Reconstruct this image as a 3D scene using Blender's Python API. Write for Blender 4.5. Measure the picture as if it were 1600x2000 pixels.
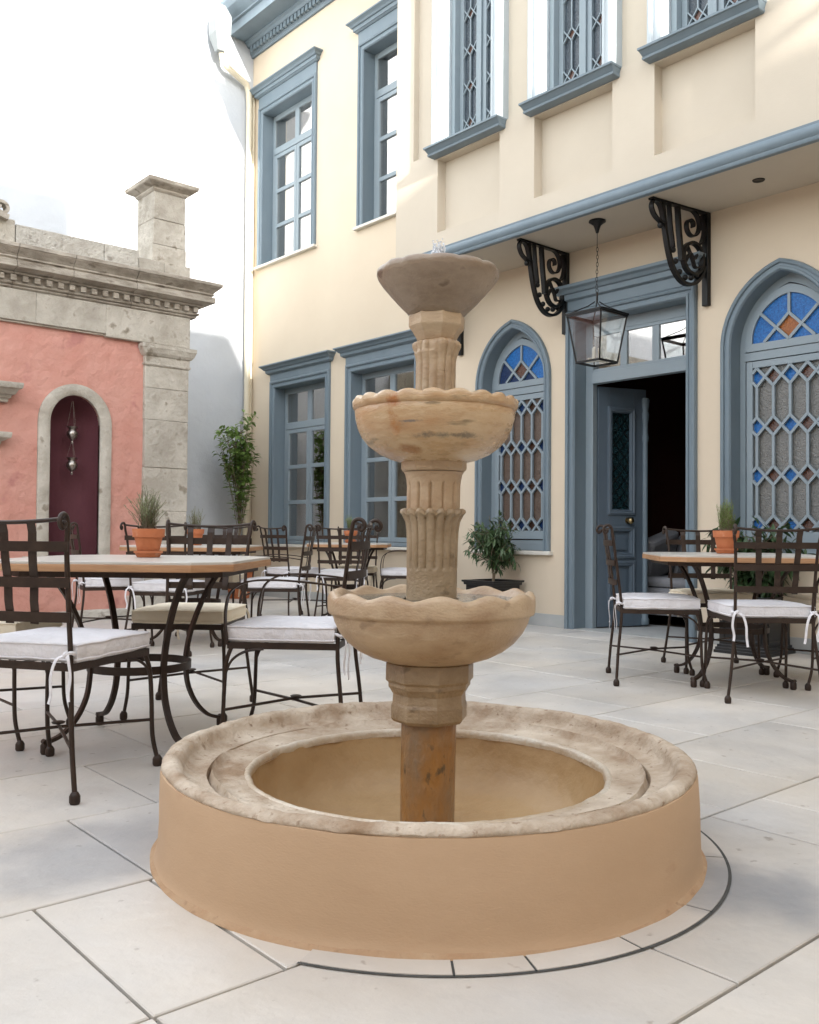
import bpy, math, random
from math import sin, cos, pi, radians, sqrt, atan2
from mathutils import Vector, Matrix, noise
from mathutils.geometry import tessellate_polygon

for o in list(bpy.data.objects):
    bpy.data.objects.remove(o, do_unlink=True)
S = bpy.context.scene
COL = S.collection
random.seed(7)

# ------------------------------------------------------------------ camera
H = 0.87
PITCH, ROLL, YAW = radians(1.2435), radians(0.4394), radians(40.9083)
_fw = Vector((sin(YAW), cos(YAW), 0)); _rt = Vector((cos(YAW), -sin(YAW), 0)); _up = Vector((0, 0, 1))
_F = _fw*cos(PITCH) + _up*sin(PITCH); _U = _up*cos(PITCH) - _fw*sin(PITCH)
_R = _rt*cos(ROLL) + _U*sin(ROLL); _U = _U*cos(ROLL) - _rt*sin(ROLL)
cam_d = bpy.data.cameras.new('camera')
cam = bpy.data.objects.new('camera', cam_d); COL.objects.link(cam)
cam.matrix_world = Matrix(((_R.x, _U.x, -_F.x, 0), (_R.y, _U.y, -_F.y, 0), (_R.z, _U.z, -_F.z, H), (0, 0, 0, 1)))
cam_d.sensor_fit = 'HORIZONTAL'; cam_d.sensor_width = 24.0; cam_d.lens = 24.0*1797.7/1600
cam_d.clip_start = 0.05; cam_d.clip_end = 900
S.camera = cam

# ------------------------------------------------------------------ sky, sun, exposure
SUN_DIR = Vector((0.19, 1.0, -0.30)).normalized()          # direction the light travels
sun_el = math.asin(-SUN_DIR.z); sun_az = atan2(-SUN_DIR.x, -SUN_DIR.y)
W = bpy.data.worlds.new('World'); S.world = W; W.use_nodes = True
wn = W.node_tree; wn.nodes.clear()
sky = wn.nodes.new('ShaderNodeTexSky'); sky.sky_type = 'NISHITA'; sky.sun_disc = False
sky.sun_elevation = sun_el; sky.sun_rotation = sun_az % (2*pi)
sky.air_density = 1.0; sky.dust_density = 0.6; sky.ozone_density = 0.6; sky.altitude = 50
bg = wn.nodes.new('ShaderNodeBackground'); bg.inputs['Strength'].default_value = 0.15
wo = wn.nodes.new('ShaderNodeOutputWorld')
hs = wn.nodes.new('ShaderNodeHueSaturation'); hs.inputs['Saturation'].default_value = 0.28; hs.inputs['Value'].default_value = 1.35   # a milky, hazy white sky
wn.links.new(sky.outputs[0], hs.inputs['Color']); wn.links.new(hs.outputs[0], bg.inputs[0]); wn.links.new(bg.outputs[0], wo.inputs[0])
sd = bpy.data.lights.new('sun', 'SUN'); sd.energy = 2.4; sd.angle = radians(0.6); sd.color = (1.0, 0.95, 0.87)
so = bpy.data.objects.new('sun', sd); COL.objects.link(so)
so.rotation_euler = SUN_DIR.to_track_quat('-Z', 'Y').to_euler(); so.location = (0, -6, 20)
S.view_settings.view_transform = 'Standard'; S.view_settings.look = 'None'
S.view_settings.exposure = 2.4; S.view_settings.gamma = 1; S.view_settings.use_curve_mapping = False
S.render.engine = 'CYCLES'
S.cycles.max_bounces = 10; S.cycles.diffuse_bounces = 6; S.cycles.transparent_max_bounces = 12

# ------------------------------------------------------------------ materials
def mat(name, c1, c2=None, scale=4.0, detail=8, rough=0.6, bump=0.0, bscale=40, metal=0.0, rand=0.0,
        spec=0.5, stretch=(1, 1, 1), speck=None, bump2=0.0, b2scale=6, rvar=0.0, lo=0.35, hi=0.65, coat=0.0, world=False):
    m = bpy.data.materials.new(name); m.use_nodes = True
    nt = m.node_tree; N = nt.nodes; L = nt.links
    b = N['Principled BSDF']; b.inputs['Roughness'].default_value = rough
    b.inputs['Metallic'].default_value = metal; b.inputs['Specular IOR Level'].default_value = spec
    if coat: b.inputs['Coat Weight'].default_value = coat; b.inputs['Coat Roughness'].default_value = 0.15
    if world:
        tc = N.new('ShaderNodeNewGeometry'); tco = tc.outputs['Position']
    else:
        tc = N.new('ShaderNodeTexCoord'); tco = tc.outputs['Object']
    mp = N.new('ShaderNodeMapping'); mp.inputs['Scale'].default_value = stretch
    L.new(tco, mp.inputs[0]); vec = mp.outputs[0]
    c2 = c2 or c1
    nz = N.new('ShaderNodeTexNoise'); nz.inputs['Scale'].default_value = scale; nz.inputs['Detail'].default_value = detail
    nz.inputs['Roughness'].default_value = 0.62
    L.new(vec, nz.inputs['Vector'])
    mr = N.new('ShaderNodeMapRange'); mr.inputs[1].default_value = lo; mr.inputs[2].default_value = hi
    L.new(nz.outputs['Fac'], mr.inputs[0])
    mx = N.new('ShaderNodeMix'); mx.data_type = 'RGBA'
    mx.inputs[6].default_value = (*c1, 1); mx.inputs[7].default_value = (*c2, 1)
    L.new(mr.outputs[0], mx.inputs[0]); col = mx.outputs[2]
    if speck:
        sc, scol, th = speck
        n2 = N.new('ShaderNodeTexNoise'); n2.inputs['Scale'].default_value = sc; n2.inputs['Detail'].default_value = 5
        L.new(vec, n2.inputs['Vector'])
        r2 = N.new('ShaderNodeMapRange'); r2.inputs[1].default_value = th; r2.inputs[2].default_value = th+0.08
        L.new(n2.outputs['Fac'], r2.inputs[0])
        m2 = N.new('ShaderNodeMix'); m2.data_type = 'RGBA'; m2.inputs[7].default_value = (*scol, 1)
        L.new(r2.outputs[0], m2.inputs[0]); L.new(col, m2.inputs[6]); col = m2.outputs[2]
    if rand:
        oi = N.new('ShaderNodeObjectInfo'); rr = N.new('ShaderNodeMapRange')
        rr.inputs[3].default_value = 1-rand; rr.inputs[4].default_value = 1+rand*0.6
        L.new(oi.outputs['Random'], rr.inputs[0])
        vm = N.new('ShaderNodeVectorMath'); vm.operation = 'SCALE'
        L.new(col, vm.inputs[0]); L.new(rr.outputs[0], vm.inputs['Scale']); col = vm.outputs[0]
    L.new(col, b.inputs['Base Color'])
    if rvar:
        r3 = N.new('ShaderNodeMapRange'); r3.inputs[1].default_value = 0.3; r3.inputs[2].default_value = 0.7
        r3.inputs[3].default_value = rough-rvar; r3.inputs[4].default_value = rough+rvar
        L.new(nz.outputs['Fac'], r3.inputs[0]); L.new(r3.outputs[0], b.inputs['Roughness'])
    last = None
    for amt, bs in ((bump, bscale), (bump2, b2scale)):
        if amt:
            nb = N.new('ShaderNodeTexNoise'); nb.inputs['Scale'].default_value = bs; nb.inputs['Detail'].default_value = 6
            L.new(vec, nb.inputs['Vector'])
            bp = N.new('ShaderNodeBump'); bp.inputs['Strength'].default_value = min(1, amt); bp.inputs['Distance'].default_value = 0.6/bs
            L.new(nb.outputs['Fac'], bp.inputs['Height'])
            if last: L.new(last, bp.inputs['Normal'])
            last = bp.outputs[0]
    if last: L.new(last, b.inputs['Normal'])
    m['_col'] = 1
    M_COL[name] = (col, b)
    return m
M_COL = {}

def stain(name, m, pt, sc, colr, n_scale=14, rad=1.0):
    """a rust or dirt stain with its own place and ragged outline, laid over a material"""
    nt = m.node_tree; N = nt.nodes; L = nt.links
    col, b = M_COL[name]
    tc = N.new('ShaderNodeTexCoord')
    sb = N.new('ShaderNodeVectorMath'); sb.operation = 'SUBTRACT'; sb.inputs[1].default_value = pt
    L.new(tc.outputs['Object'], sb.inputs[0])
    ml = N.new('ShaderNodeVectorMath'); ml.operation = 'MULTIPLY'; ml.inputs[1].default_value = sc
    L.new(sb.outputs[0], ml.inputs[0])
    ln = N.new('ShaderNodeVectorMath'); ln.operation = 'LENGTH'; L.new(ml.outputs[0], ln.inputs[0])
    nz = N.new('ShaderNodeTexNoise'); nz.inputs['Scale'].default_value = n_scale; nz.inputs['Detail'].default_value = 8
    nz.inputs['Roughness'].default_value = 0.7
    L.new(tc.outputs['Object'], nz.inputs['Vector'])
    ad = N.new('ShaderNodeMath'); ad.operation = 'MULTIPLY_ADD'; ad.inputs[1].default_value = 2.6; 
    L.new(nz.outputs['Fac'], ad.inputs[0]); L.new(ln.outputs['Value'], ad.inputs[2])
    mr = N.new('ShaderNodeMapRange'); mr.inputs[1].default_value = 1.3+rad*0.7; mr.inputs[2].default_value = 1.3+rad*0.2
    mr.inputs[3].default_value = 0; mr.inputs[4].default_value = 0.85
    L.new(ad.outputs[0], mr.inputs[0])
    mx = N.new('ShaderNodeMix'); mx.data_type = 'RGBA'; mx.inputs[7].default_value = (*colr, 1)
    L.new(mr.outputs[0], mx.inputs[0]); L.new(col, mx.inputs[6])
    for l in list(b.inputs['Base Color'].links): L.remove(l)
    L.new(mx.outputs[2], b.inputs['Base Color'])
    M_COL[name] = (mx.outputs[2], b)

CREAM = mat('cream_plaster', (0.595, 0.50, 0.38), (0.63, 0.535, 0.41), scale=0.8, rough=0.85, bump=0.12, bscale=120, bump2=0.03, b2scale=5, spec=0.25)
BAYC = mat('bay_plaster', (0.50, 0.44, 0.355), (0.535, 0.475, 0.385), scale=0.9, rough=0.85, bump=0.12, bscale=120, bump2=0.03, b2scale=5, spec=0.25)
WHITE = mat('white_plaster', (0.46, 0.485, 0.515), (0.49, 0.515, 0.54), scale=1.5, rough=0.9, bump=0.2, bscale=60, bump2=0.15, b2scale=4, spec=0.2)
PLINTH = mat('plinth_grey', (0.36, 0.37, 0.36), (0.42, 0.42, 0.40), scale=4, rough=0.8, bump=0.15, bscale=60)
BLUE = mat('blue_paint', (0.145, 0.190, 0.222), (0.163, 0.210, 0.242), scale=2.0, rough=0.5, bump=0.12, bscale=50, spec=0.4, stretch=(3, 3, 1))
DOORSH = mat('shaded_door_paint', (0.085, 0.115, 0.145), (0.10, 0.13, 0.16), scale=2, rough=0.45, bump=0.1, bscale=50, spec=0.4)  # greyer paint of the door, darkened further to stand for doorway shade
EDGEM = mat('limescale_edge', (0.42, 0.30, 0.18), (0.66, 0.60, 0.50), scale=4, rough=0.3, bump=0.5, bscale=50, spec=0.6)
SASH = mat('sash_paint', (0.225, 0.275, 0.305), (0.245, 0.292, 0.320), scale=2.0, rough=0.45, bump=0.08, bscale=60, spec=0.4)
WHITEP = mat('white_paint', (0.40, 0.45, 0.475), (0.43, 0.48, 0.505), scale=3, rough=0.55, bump=0.05, spec=0.4)
SILLM = mat('marble_sill', (0.66, 0.63, 0.56), (0.58, 0.55, 0.49), scale=6, rough=0.5, bump=0.05)
PINK = mat('pink_plaster', (0.50, 0.232, 0.180), (0.565, 0.305, 0.245), scale=2.6, rough=0.85, bump=0.35, bscale=70, bump2=0.45, b2scale=7, spec=0.25, lo=0.3, hi=0.7,
           speck=(3.2, (0.43, 0.195, 0.165), 0.60))
MAROON = mat('maroon_plaster', (0.085, 0.020, 0.026), (0.105, 0.028, 0.036), scale=3, rough=0.8, bump=0.3, bscale=40)
STONE = mat('old_stone', (0.36, 0.325, 0.27), (0.54, 0.50, 0.43), scale=3.5, rough=0.9, bump=0.5, bscale=55, bump2=0.5, b2scale=14, spec=0.2, rand=0.10,
            speck=(7.0, (0.27, 0.235, 0.185), 0.62))
STONED = mat('weathered_stone', (0.26, 0.225, 0.18), (0.50, 0.45, 0.38), scale=4, rough=0.9, bump=0.4, bscale=70, bump2=0.25, b2scale=18, spec=0.2, rand=0.12,
             stretch=(1, 1, 3), speck=(7.0, (0.22, 0.185, 0.145), 0.60))
ROUGHS = mat('rough_stone', (0.40, 0.37, 0.32), (0.54, 0.51, 0.45), scale=4, rough=0.95, bump=1.0, bscale=34, bump2=0.8, b2scale=70, spec=0.15, rand=0.12,
             speck=(8.0, (0.30, 0.27, 0.23), 0.6))
TILE = mat('limestone_tile', (0.56, 0.535, 0.495), (0.655, 0.63, 0.59), scale=2.2, rough=0.42, bump=0.10, bscale=30, spec=0.45, rand=0.08, rvar=0.12,
           speck=(20.0, (0.37, 0.33, 0.29), 0.665), world=True, bump2=0.10, b2scale=5, lo=0.3, hi=0.7)
def tile_extras():
    nt = TILE.node_tree; N = nt.nodes; L = nt.links; col, b = M_COL['limestone_tile']
    g = N.new('ShaderNodeNewGeometry')
    # soft warm / cool clouding and a few darker grey patches
    n = N.new('ShaderNodeTexNoise'); n.inputs['Scale'].default_value = 0.9; n.inputs['Detail'].default_value = 5; n.inputs['Roughness'].default_value = 0.55
    L.new(g.outputs['Position'], n.inputs['Vector'])
    r = N.new('ShaderNodeMapRange'); r.inputs[1].default_value = 0.35; r.inputs[2].default_value = 0.65
    L.new(n.outputs['Fac'], r.inputs[0])
    m = N.new('ShaderNodeMix'); m.data_type = 'RGBA'; m.blend_type = 'MULTIPLY'; m.inputs[0].default_value = 1
    m2 = N.new('ShaderNodeMix'); m2.data_type = 'RGBA'; m2.inputs[6].default_value = (1.05, 1.0, 0.93, 1); m2.inputs[7].default_value = (0.87, 0.88, 0.90, 1)
    L.new(r.outputs[0], m2.inputs[0]); L.new(col, m.inputs[6]); L.new(m2.outputs[2], m.inputs[7])
    col = m.outputs[2]
    for (x, y, rx, ry, k) in ((2.12, 1.22, 0.24, 0.34, 0.85), (1.0, 2.45, 0.45, 0.30, 0.60), (1.25, 2.05, 0.2, 0.3, 0.2)):
        sb = N.new('ShaderNodeVectorMath'); sb.operation = 'SUBTRACT'; sb.inputs[1].default_value = (x, y, 0)
        L.new(g.outputs['Position'], sb.inputs[0])
        ml = N.new('ShaderNodeVectorMath'); ml.operation = 'MULTIPLY'; ml.inputs[1].default_value = (1/rx, 1/ry, 0)
        L.new(sb.outputs[0], ml.inputs[0])
        ln = N.new('ShaderNodeVectorMath'); ln.operation = 'LENGTH'; L.new(ml.outputs[0], ln.inputs[0])
        nz = N.new('ShaderNodeTexNoise'); nz.inputs['Scale'].default_value = 5; nz.inputs['Detail'].default_value = 7
        L.new(g.outputs['Position'], nz.inputs['Vector'])
        ad = N.new('ShaderNodeMath'); ad.operation = 'MULTIPLY_ADD'; ad.inputs[1].default_value = 1.6
        L.new(nz.outputs['Fac'], ad.inputs[0]); L.new(ln.outputs['Value'], ad.inputs[2])
        mr = N.new('ShaderNodeMapRange'); mr.inputs[1].default_value = 2.0; mr.inputs[2].default_value = 1.0
        mr.inputs[3].default_value = 0; mr.inputs[4].default_value = k; mr.interpolation_type = 'SMOOTHSTEP'
        L.new(ad.outputs[0], mr.inputs[0])
        mx = N.new('ShaderNodeMix'); mx.data_type = 'RGBA'; mx.inputs[7].default_value = (0.27, 0.275, 0.285, 1)
        L.new(mr.outputs[0], mx.inputs[0]); L.new(col, mx.inputs[6]); col = mx.outputs[2]
    for l in list(b.inputs['Base Color'].links): L.remove(l)
    L.new(col, b.inputs['Base Color'])
tile_extras()
GROUT = mat('dark_grout', (0.05, 0.052, 0.048), (0.085, 0.085, 0.08), scale=20, rough=0.9)
BASINP = mat('basin_plaster', (0.495, 0.335, 0.205), (0.55, 0.38, 0.24), scale=2.0, rough=0.72, bump=0.05, bscale=30, bump2=0.10, b2scale=120, spec=0.3, lo=0.3, hi=0.7,
             stretch=(1, 1, 2.2), speck=(5, (0.49, 0.325, 0.20), 0.66))
BASINI = mat('basin_inside', (0.36, 0.225, 0.105), (0.45, 0.305, 0.155), scale=2.2, rough=0.45, bump=0.1, bscale=30, bump2=0.2, b2scale=5, spec=0.4)
RIM = mat('basin_rim_stone', (0.30, 0.20, 0.12), (0.66, 0.57, 0.455), scale=4.2, rough=0.72, bump=0.6, bscale=90, bump2=0.5, b2scale=26, spec=0.35,
          speck=(45, (0.30, 0.21, 0.14), 0.62))
MARB = mat('wet_marble', (0.36, 0.235, 0.135), (0.53, 0.40, 0.26), scale=6, rough=0.45, bump=0.4, bscale=95, bump2=0.15, b2scale=18, spec=0.45, rvar=0.15,
           stretch=(1, 1, 1.8), speck=(11, (0.33, 0.23, 0.14), 0.63), coat=0.1)
MARBM = mat('middle_bowl_marble', (0.43, 0.25, 0.115), (0.60, 0.45, 0.275), scale=5.5, rough=0.27, bump=0.3, bscale=90, bump2=0.12, b2scale=16, spec=0.5, rvar=0.14,
            stretch=(1, 1, 3.5), speck=(9, (0.27, 0.19, 0.10), 0.62), coat=0.15)
MARBG = mat('top_bowl_marble', (0.20, 0.14, 0.09), (0.36, 0.28, 0.20), scale=5, rough=0.4, bump=0.3, bscale=90, bump2=0.12, b2scale=16, spec=0.5, rvar=0.14,
            stretch=(1, 1, 2.2), speck=(10, (0.12, 0.075, 0.045), 0.62), coat=0.15)
MARBD = mat('damp_marble', (0.24, 0.165, 0.09), (0.40, 0.30, 0.19), scale=6, rough=0.42, bump=0.45, bscale=90, bump2=0.2, b2scale=18, spec=0.45, rvar=0.14,
            stretch=(1, 1, 1.4), speck=(11, (0.17, 0.12, 0.07), 0.61), coat=0.1)
FOOTM = mat('mortar_fillet', (0.42, 0.26, 0.145), (0.48, 0.33, 0.20), scale=12, rough=0.9, bump=0.6, bscale=70, speck=(30, (0.34, 0.21, 0.12), 0.62))
SHAFTM = mat('stained_shaft', (0.33, 0.155, 0.040), (0.24, 0.165, 0.10), scale=7, rough=0.4, bump=0.4, bscale=50, bump2=0.4, b2scale=14, spec=0.5,
             stretch=(1.5, 1.5, 0.8), speck=(24, (0.11, 0.07, 0.035), 0.60), coat=0.2)
IRON = mat('brown_iron', (0.026, 0.015, 0.010), (0.040, 0.024, 0.016), scale=14, rough=0.45, bump=0.15, bscale=120, metal=0.0, spec=0.32)
BLACK = mat('black_iron', (0.004, 0.004, 0.004), (0.007, 0.007, 0.007), scale=9, rough=0.42, bump=0.1, bscale=90, spec=0.3)
CUSH = mat('white_canvas', (0.70, 0.685, 0.70), (0.76, 0.745, 0.755), scale=5, rough=0.9, bump=0.5, bscale=14, spec=0.15, bump2=0.15, b2scale=300)
CUSHC = mat('cream_canvas', (0.74, 0.66, 0.52), (0.78, 0.70, 0.56), scale=5, rough=0.9, bump=0.25, bscale=14, spec=0.15, bump2=0.15, b2scale=300)
TOPM = mat('table_top_stone', (0.50, 0.47, 0.42), (0.56, 0.53, 0.48), scale=7, rough=0.3, spec=0.5)
WOOD = mat('teak_edge', (0.36, 0.185, 0.085), (0.46, 0.26, 0.13), scale=8, rough=0.55, bump=0.2, bscale=50, stretch=(1, 1, 12))
TERRA = mat('terracotta', (0.44, 0.135, 0.050), (0.50, 0.175, 0.075), scale=10, rough=0.8, bump=0.2, bscale=90, speck=(12, (0.56, 0.30, 0.19), 0.62))
SOIL = mat('soil', (0.03, 0.02, 0.013), (0.05, 0.035, 0.022), scale=60, rough=1, bump=0.8, bscale=60)
BOXM = mat('black_planter', (0.008, 0.009, 0.010), (0.012, 0.013, 0.014), scale=6, rough=0.4, spec=0.5)
BARK = mat('bark', (0.16, 0.12, 0.08), (0.24, 0.19, 0.13), scale=30, rough=0.9, bump=0.4, bscale=60)
def leafmat(name, c1, c2, tr=0.25):
    m = mat(name, c1, c2, scale=9, rough=0.42, spec=0.45, lo=0.35, hi=0.65)
    nt = m.node_tree; N = nt.nodes; L = nt.links; b = N['Principled BSDF']
    t = N.new('ShaderNodeBsdfTranslucent'); L.new(M_COL[name][0], t.inputs[0])
    x = N.new('ShaderNodeMixShader'); x.inputs[0].default_value = tr
    L.new(b.outputs[0], x.inputs[1]); L.new(t.outputs[0], x.inputs[2]); L.new(x.outputs[0], N['Material Output'].inputs[0])
    return m
LEAF = leafmat('citrus_leaf', (0.11, 0.19, 0.042), (0.21, 0.32, 0.085))
LEAF2 = leafmat('ficus_leaf', (0.045, 0.085, 0.035), (0.10, 0.155, 0.065))
LEAF3 = leafmat('laurel_leaf', (0.026, 0.055, 0.020), (0.06, 0.11, 0.04))
ROSE = leafmat('rosemary_needles', (0.16, 0.20, 0.095), (0.26, 0.31, 0.15), 0.2)
ROSEG = leafmat('green_needles', (0.16, 0.27, 0.055), (0.27, 0.41, 0.10), 0.25)
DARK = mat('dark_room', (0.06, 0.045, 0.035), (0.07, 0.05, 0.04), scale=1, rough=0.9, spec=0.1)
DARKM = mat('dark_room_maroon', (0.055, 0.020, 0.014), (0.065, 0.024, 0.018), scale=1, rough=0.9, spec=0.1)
CURT = mat('curtain', (0.42, 0.38, 0.33), (0.50, 0.46, 0.40), scale=2, rough=0.9)
SOFA = mat('grey_sofa', (0.22, 0.22, 0.23), (0.27, 0.27, 0.28), scale=8, rough=0.95, bump=0.2, bscale=200, spec=0.1)
BRASS = mat('aged_brass', (0.28, 0.21, 0.10), (0.38, 0.29, 0.15), scale=20, rough=0.3, metal=1.0)
SILVER = mat('tarnished_silver', (0.20, 0.17, 0.14), (0.45, 0.42, 0.38), scale=40, rough=0.35, metal=1.0)
PIPE = mat('cream_pipe', (0.58, 0.52, 0.39), (0.60, 0.54, 0.41), scale=3, rough=0.4)
HOPP = mat('shaded_white_hopper', (0.20, 0.22, 0.22), (0.22, 0.24, 0.24), scale=3, rough=0.4)  # white hopper coloured grey to stand for the shade of the eaves
REARW = mat('rear_wall_plaster', (0.56, 0.43, 0.31), (0.60, 0.47, 0.34), scale=1, rough=0.9)
CANDLE = mat('candle_sleeve', (0.5, 0.47, 0.40), (0.55, 0.52, 0.45), rough=0.5)
AMBER = mat('amber_glass', (0.045, 0.013, 0.006), (0.10, 0.03, 0.010), scale=60, rough=0.18, bump=0.8, bscale=110, spec=0.8)
BLUEG = mat('blue_glass', (0.008, 0.075, 0.26), (0.02, 0.17, 0.48), scale=60, rough=0.15, bump=0.9, bscale=110, spec=0.35)
AMBERF = mat('amber_fan_glass', (0.20, 0.055, 0.008), (0.36, 0.12, 0.02), scale=60, rough=0.18, bump=0.8, bscale=110, spec=0.4)
BLUED = mat('deep_blue_glass', (0.006, 0.018, 0.06), (0.010, 0.035, 0.11), scale=60, rough=0.15, bump=0.9, bscale=110, spec=0.35)
BAYG = mat('navy_bay_glass', (0.018, 0.030, 0.045), (0.04, 0.055, 0.07), scale=30, rough=0.14, bump=0.8, bscale=75, spec=0.8, stretch=(1, 1, 1.8))
BROWND = mat('dark_brown_glass', (0.03, 0.014, 0.008), (0.06, 0.025, 0.012), scale=60, rough=0.15, bump=0.7, bscale=110, spec=0.5)
DARKG = mat('dark_green_glass', (0.006, 0.02, 0.025), (0.012, 0.035, 0.04), scale=60, rough=0.15, bump=0.7, bscale=110, spec=0.8)
GREYG = mat('hammered_glass', (0.10, 0.10, 0.09), (0.15, 0.145, 0.13), scale=30, rough=0.16, bump=1.0, bscale=75, spec=0.9, stretch=(1, 1, 1.8))
BROWNG = mat('brown_hammered_glass', (0.085, 0.055, 0.038), (0.11, 0.075, 0.055), scale=30, rough=0.2, bump=0.9, bscale=75, spec=0.7, stretch=(1, 1, 1.8))

def glassmat(name, refl, tint=(1, 1, 1)):
    m = bpy.data.materials.new(name); m.use_nodes = True; N = m.node_tree.nodes; L = m.node_tree.links
    N.remove(N['Principled BSDF'])
    g = N.new('ShaderNodeBsdfGlossy'); g.inputs['Roughness'].default_value = 0.01; g.inputs['Color'].default_value = (0.95, 0.93, 0.9, 1)
    t = N.new('ShaderNodeBsdfTransparent'); t.inputs[0].default_value = (*tint, 1)
    fr = N.new('ShaderNodeLayerWeight'); fr.inputs['Blend'].default_value = 0.5
    pw = N.new('ShaderNodeMath'); pw.operation = 'POWER'; pw.inputs[1].default_value = 4.0; L.new(fr.outputs['Facing'], pw.inputs[0])
    ad = N.new('ShaderNodeMath'); ad.operation = 'MULTIPLY_ADD'; ad.inputs[1].default_value = 0.9; ad.inputs[2].default_value = refl; ad.use_clamp = True
    L.new(pw.outputs[0], ad.inputs[0])
    x = N.new('ShaderNodeMixShader'); L.new(ad.outputs[0], x.inputs[0]); L.new(t.outputs[0], x.inputs[1]); L.new(g.outputs[0], x.inputs[2])
    L.new(x.outputs[0], N['Material Output'].inputs[0]); return m
GLASS = glassmat('coated_window_glass', 0.42, (0.6, 0.6, 0.6))
CLEAR = glassmat('lantern_glass', 0.04, (0.97, 0.98, 0.98))
def watermat():
    m = mat('water', (0.06, 0.085, 0.075), (0.08, 0.10, 0.09), rough=0.04, bump=0.25, bscale=22, spec=0.8); return m
WATER = watermat()
def jetmat():
    m = bpy.data.materials.new('splashing_water'); m.use_nodes = True; b = m.node_tree.nodes['Principled BSDF']
    b.inputs['Base Color'].default_value = (0.95, 0.97, 1, 1); b.inputs['Roughness'].default_value = 0.05
    b.inputs['Transmission Weight'].default_value = 0.45; b.inputs['IOR'].default_value = 1.33; return m
JET = jetmat()

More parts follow.
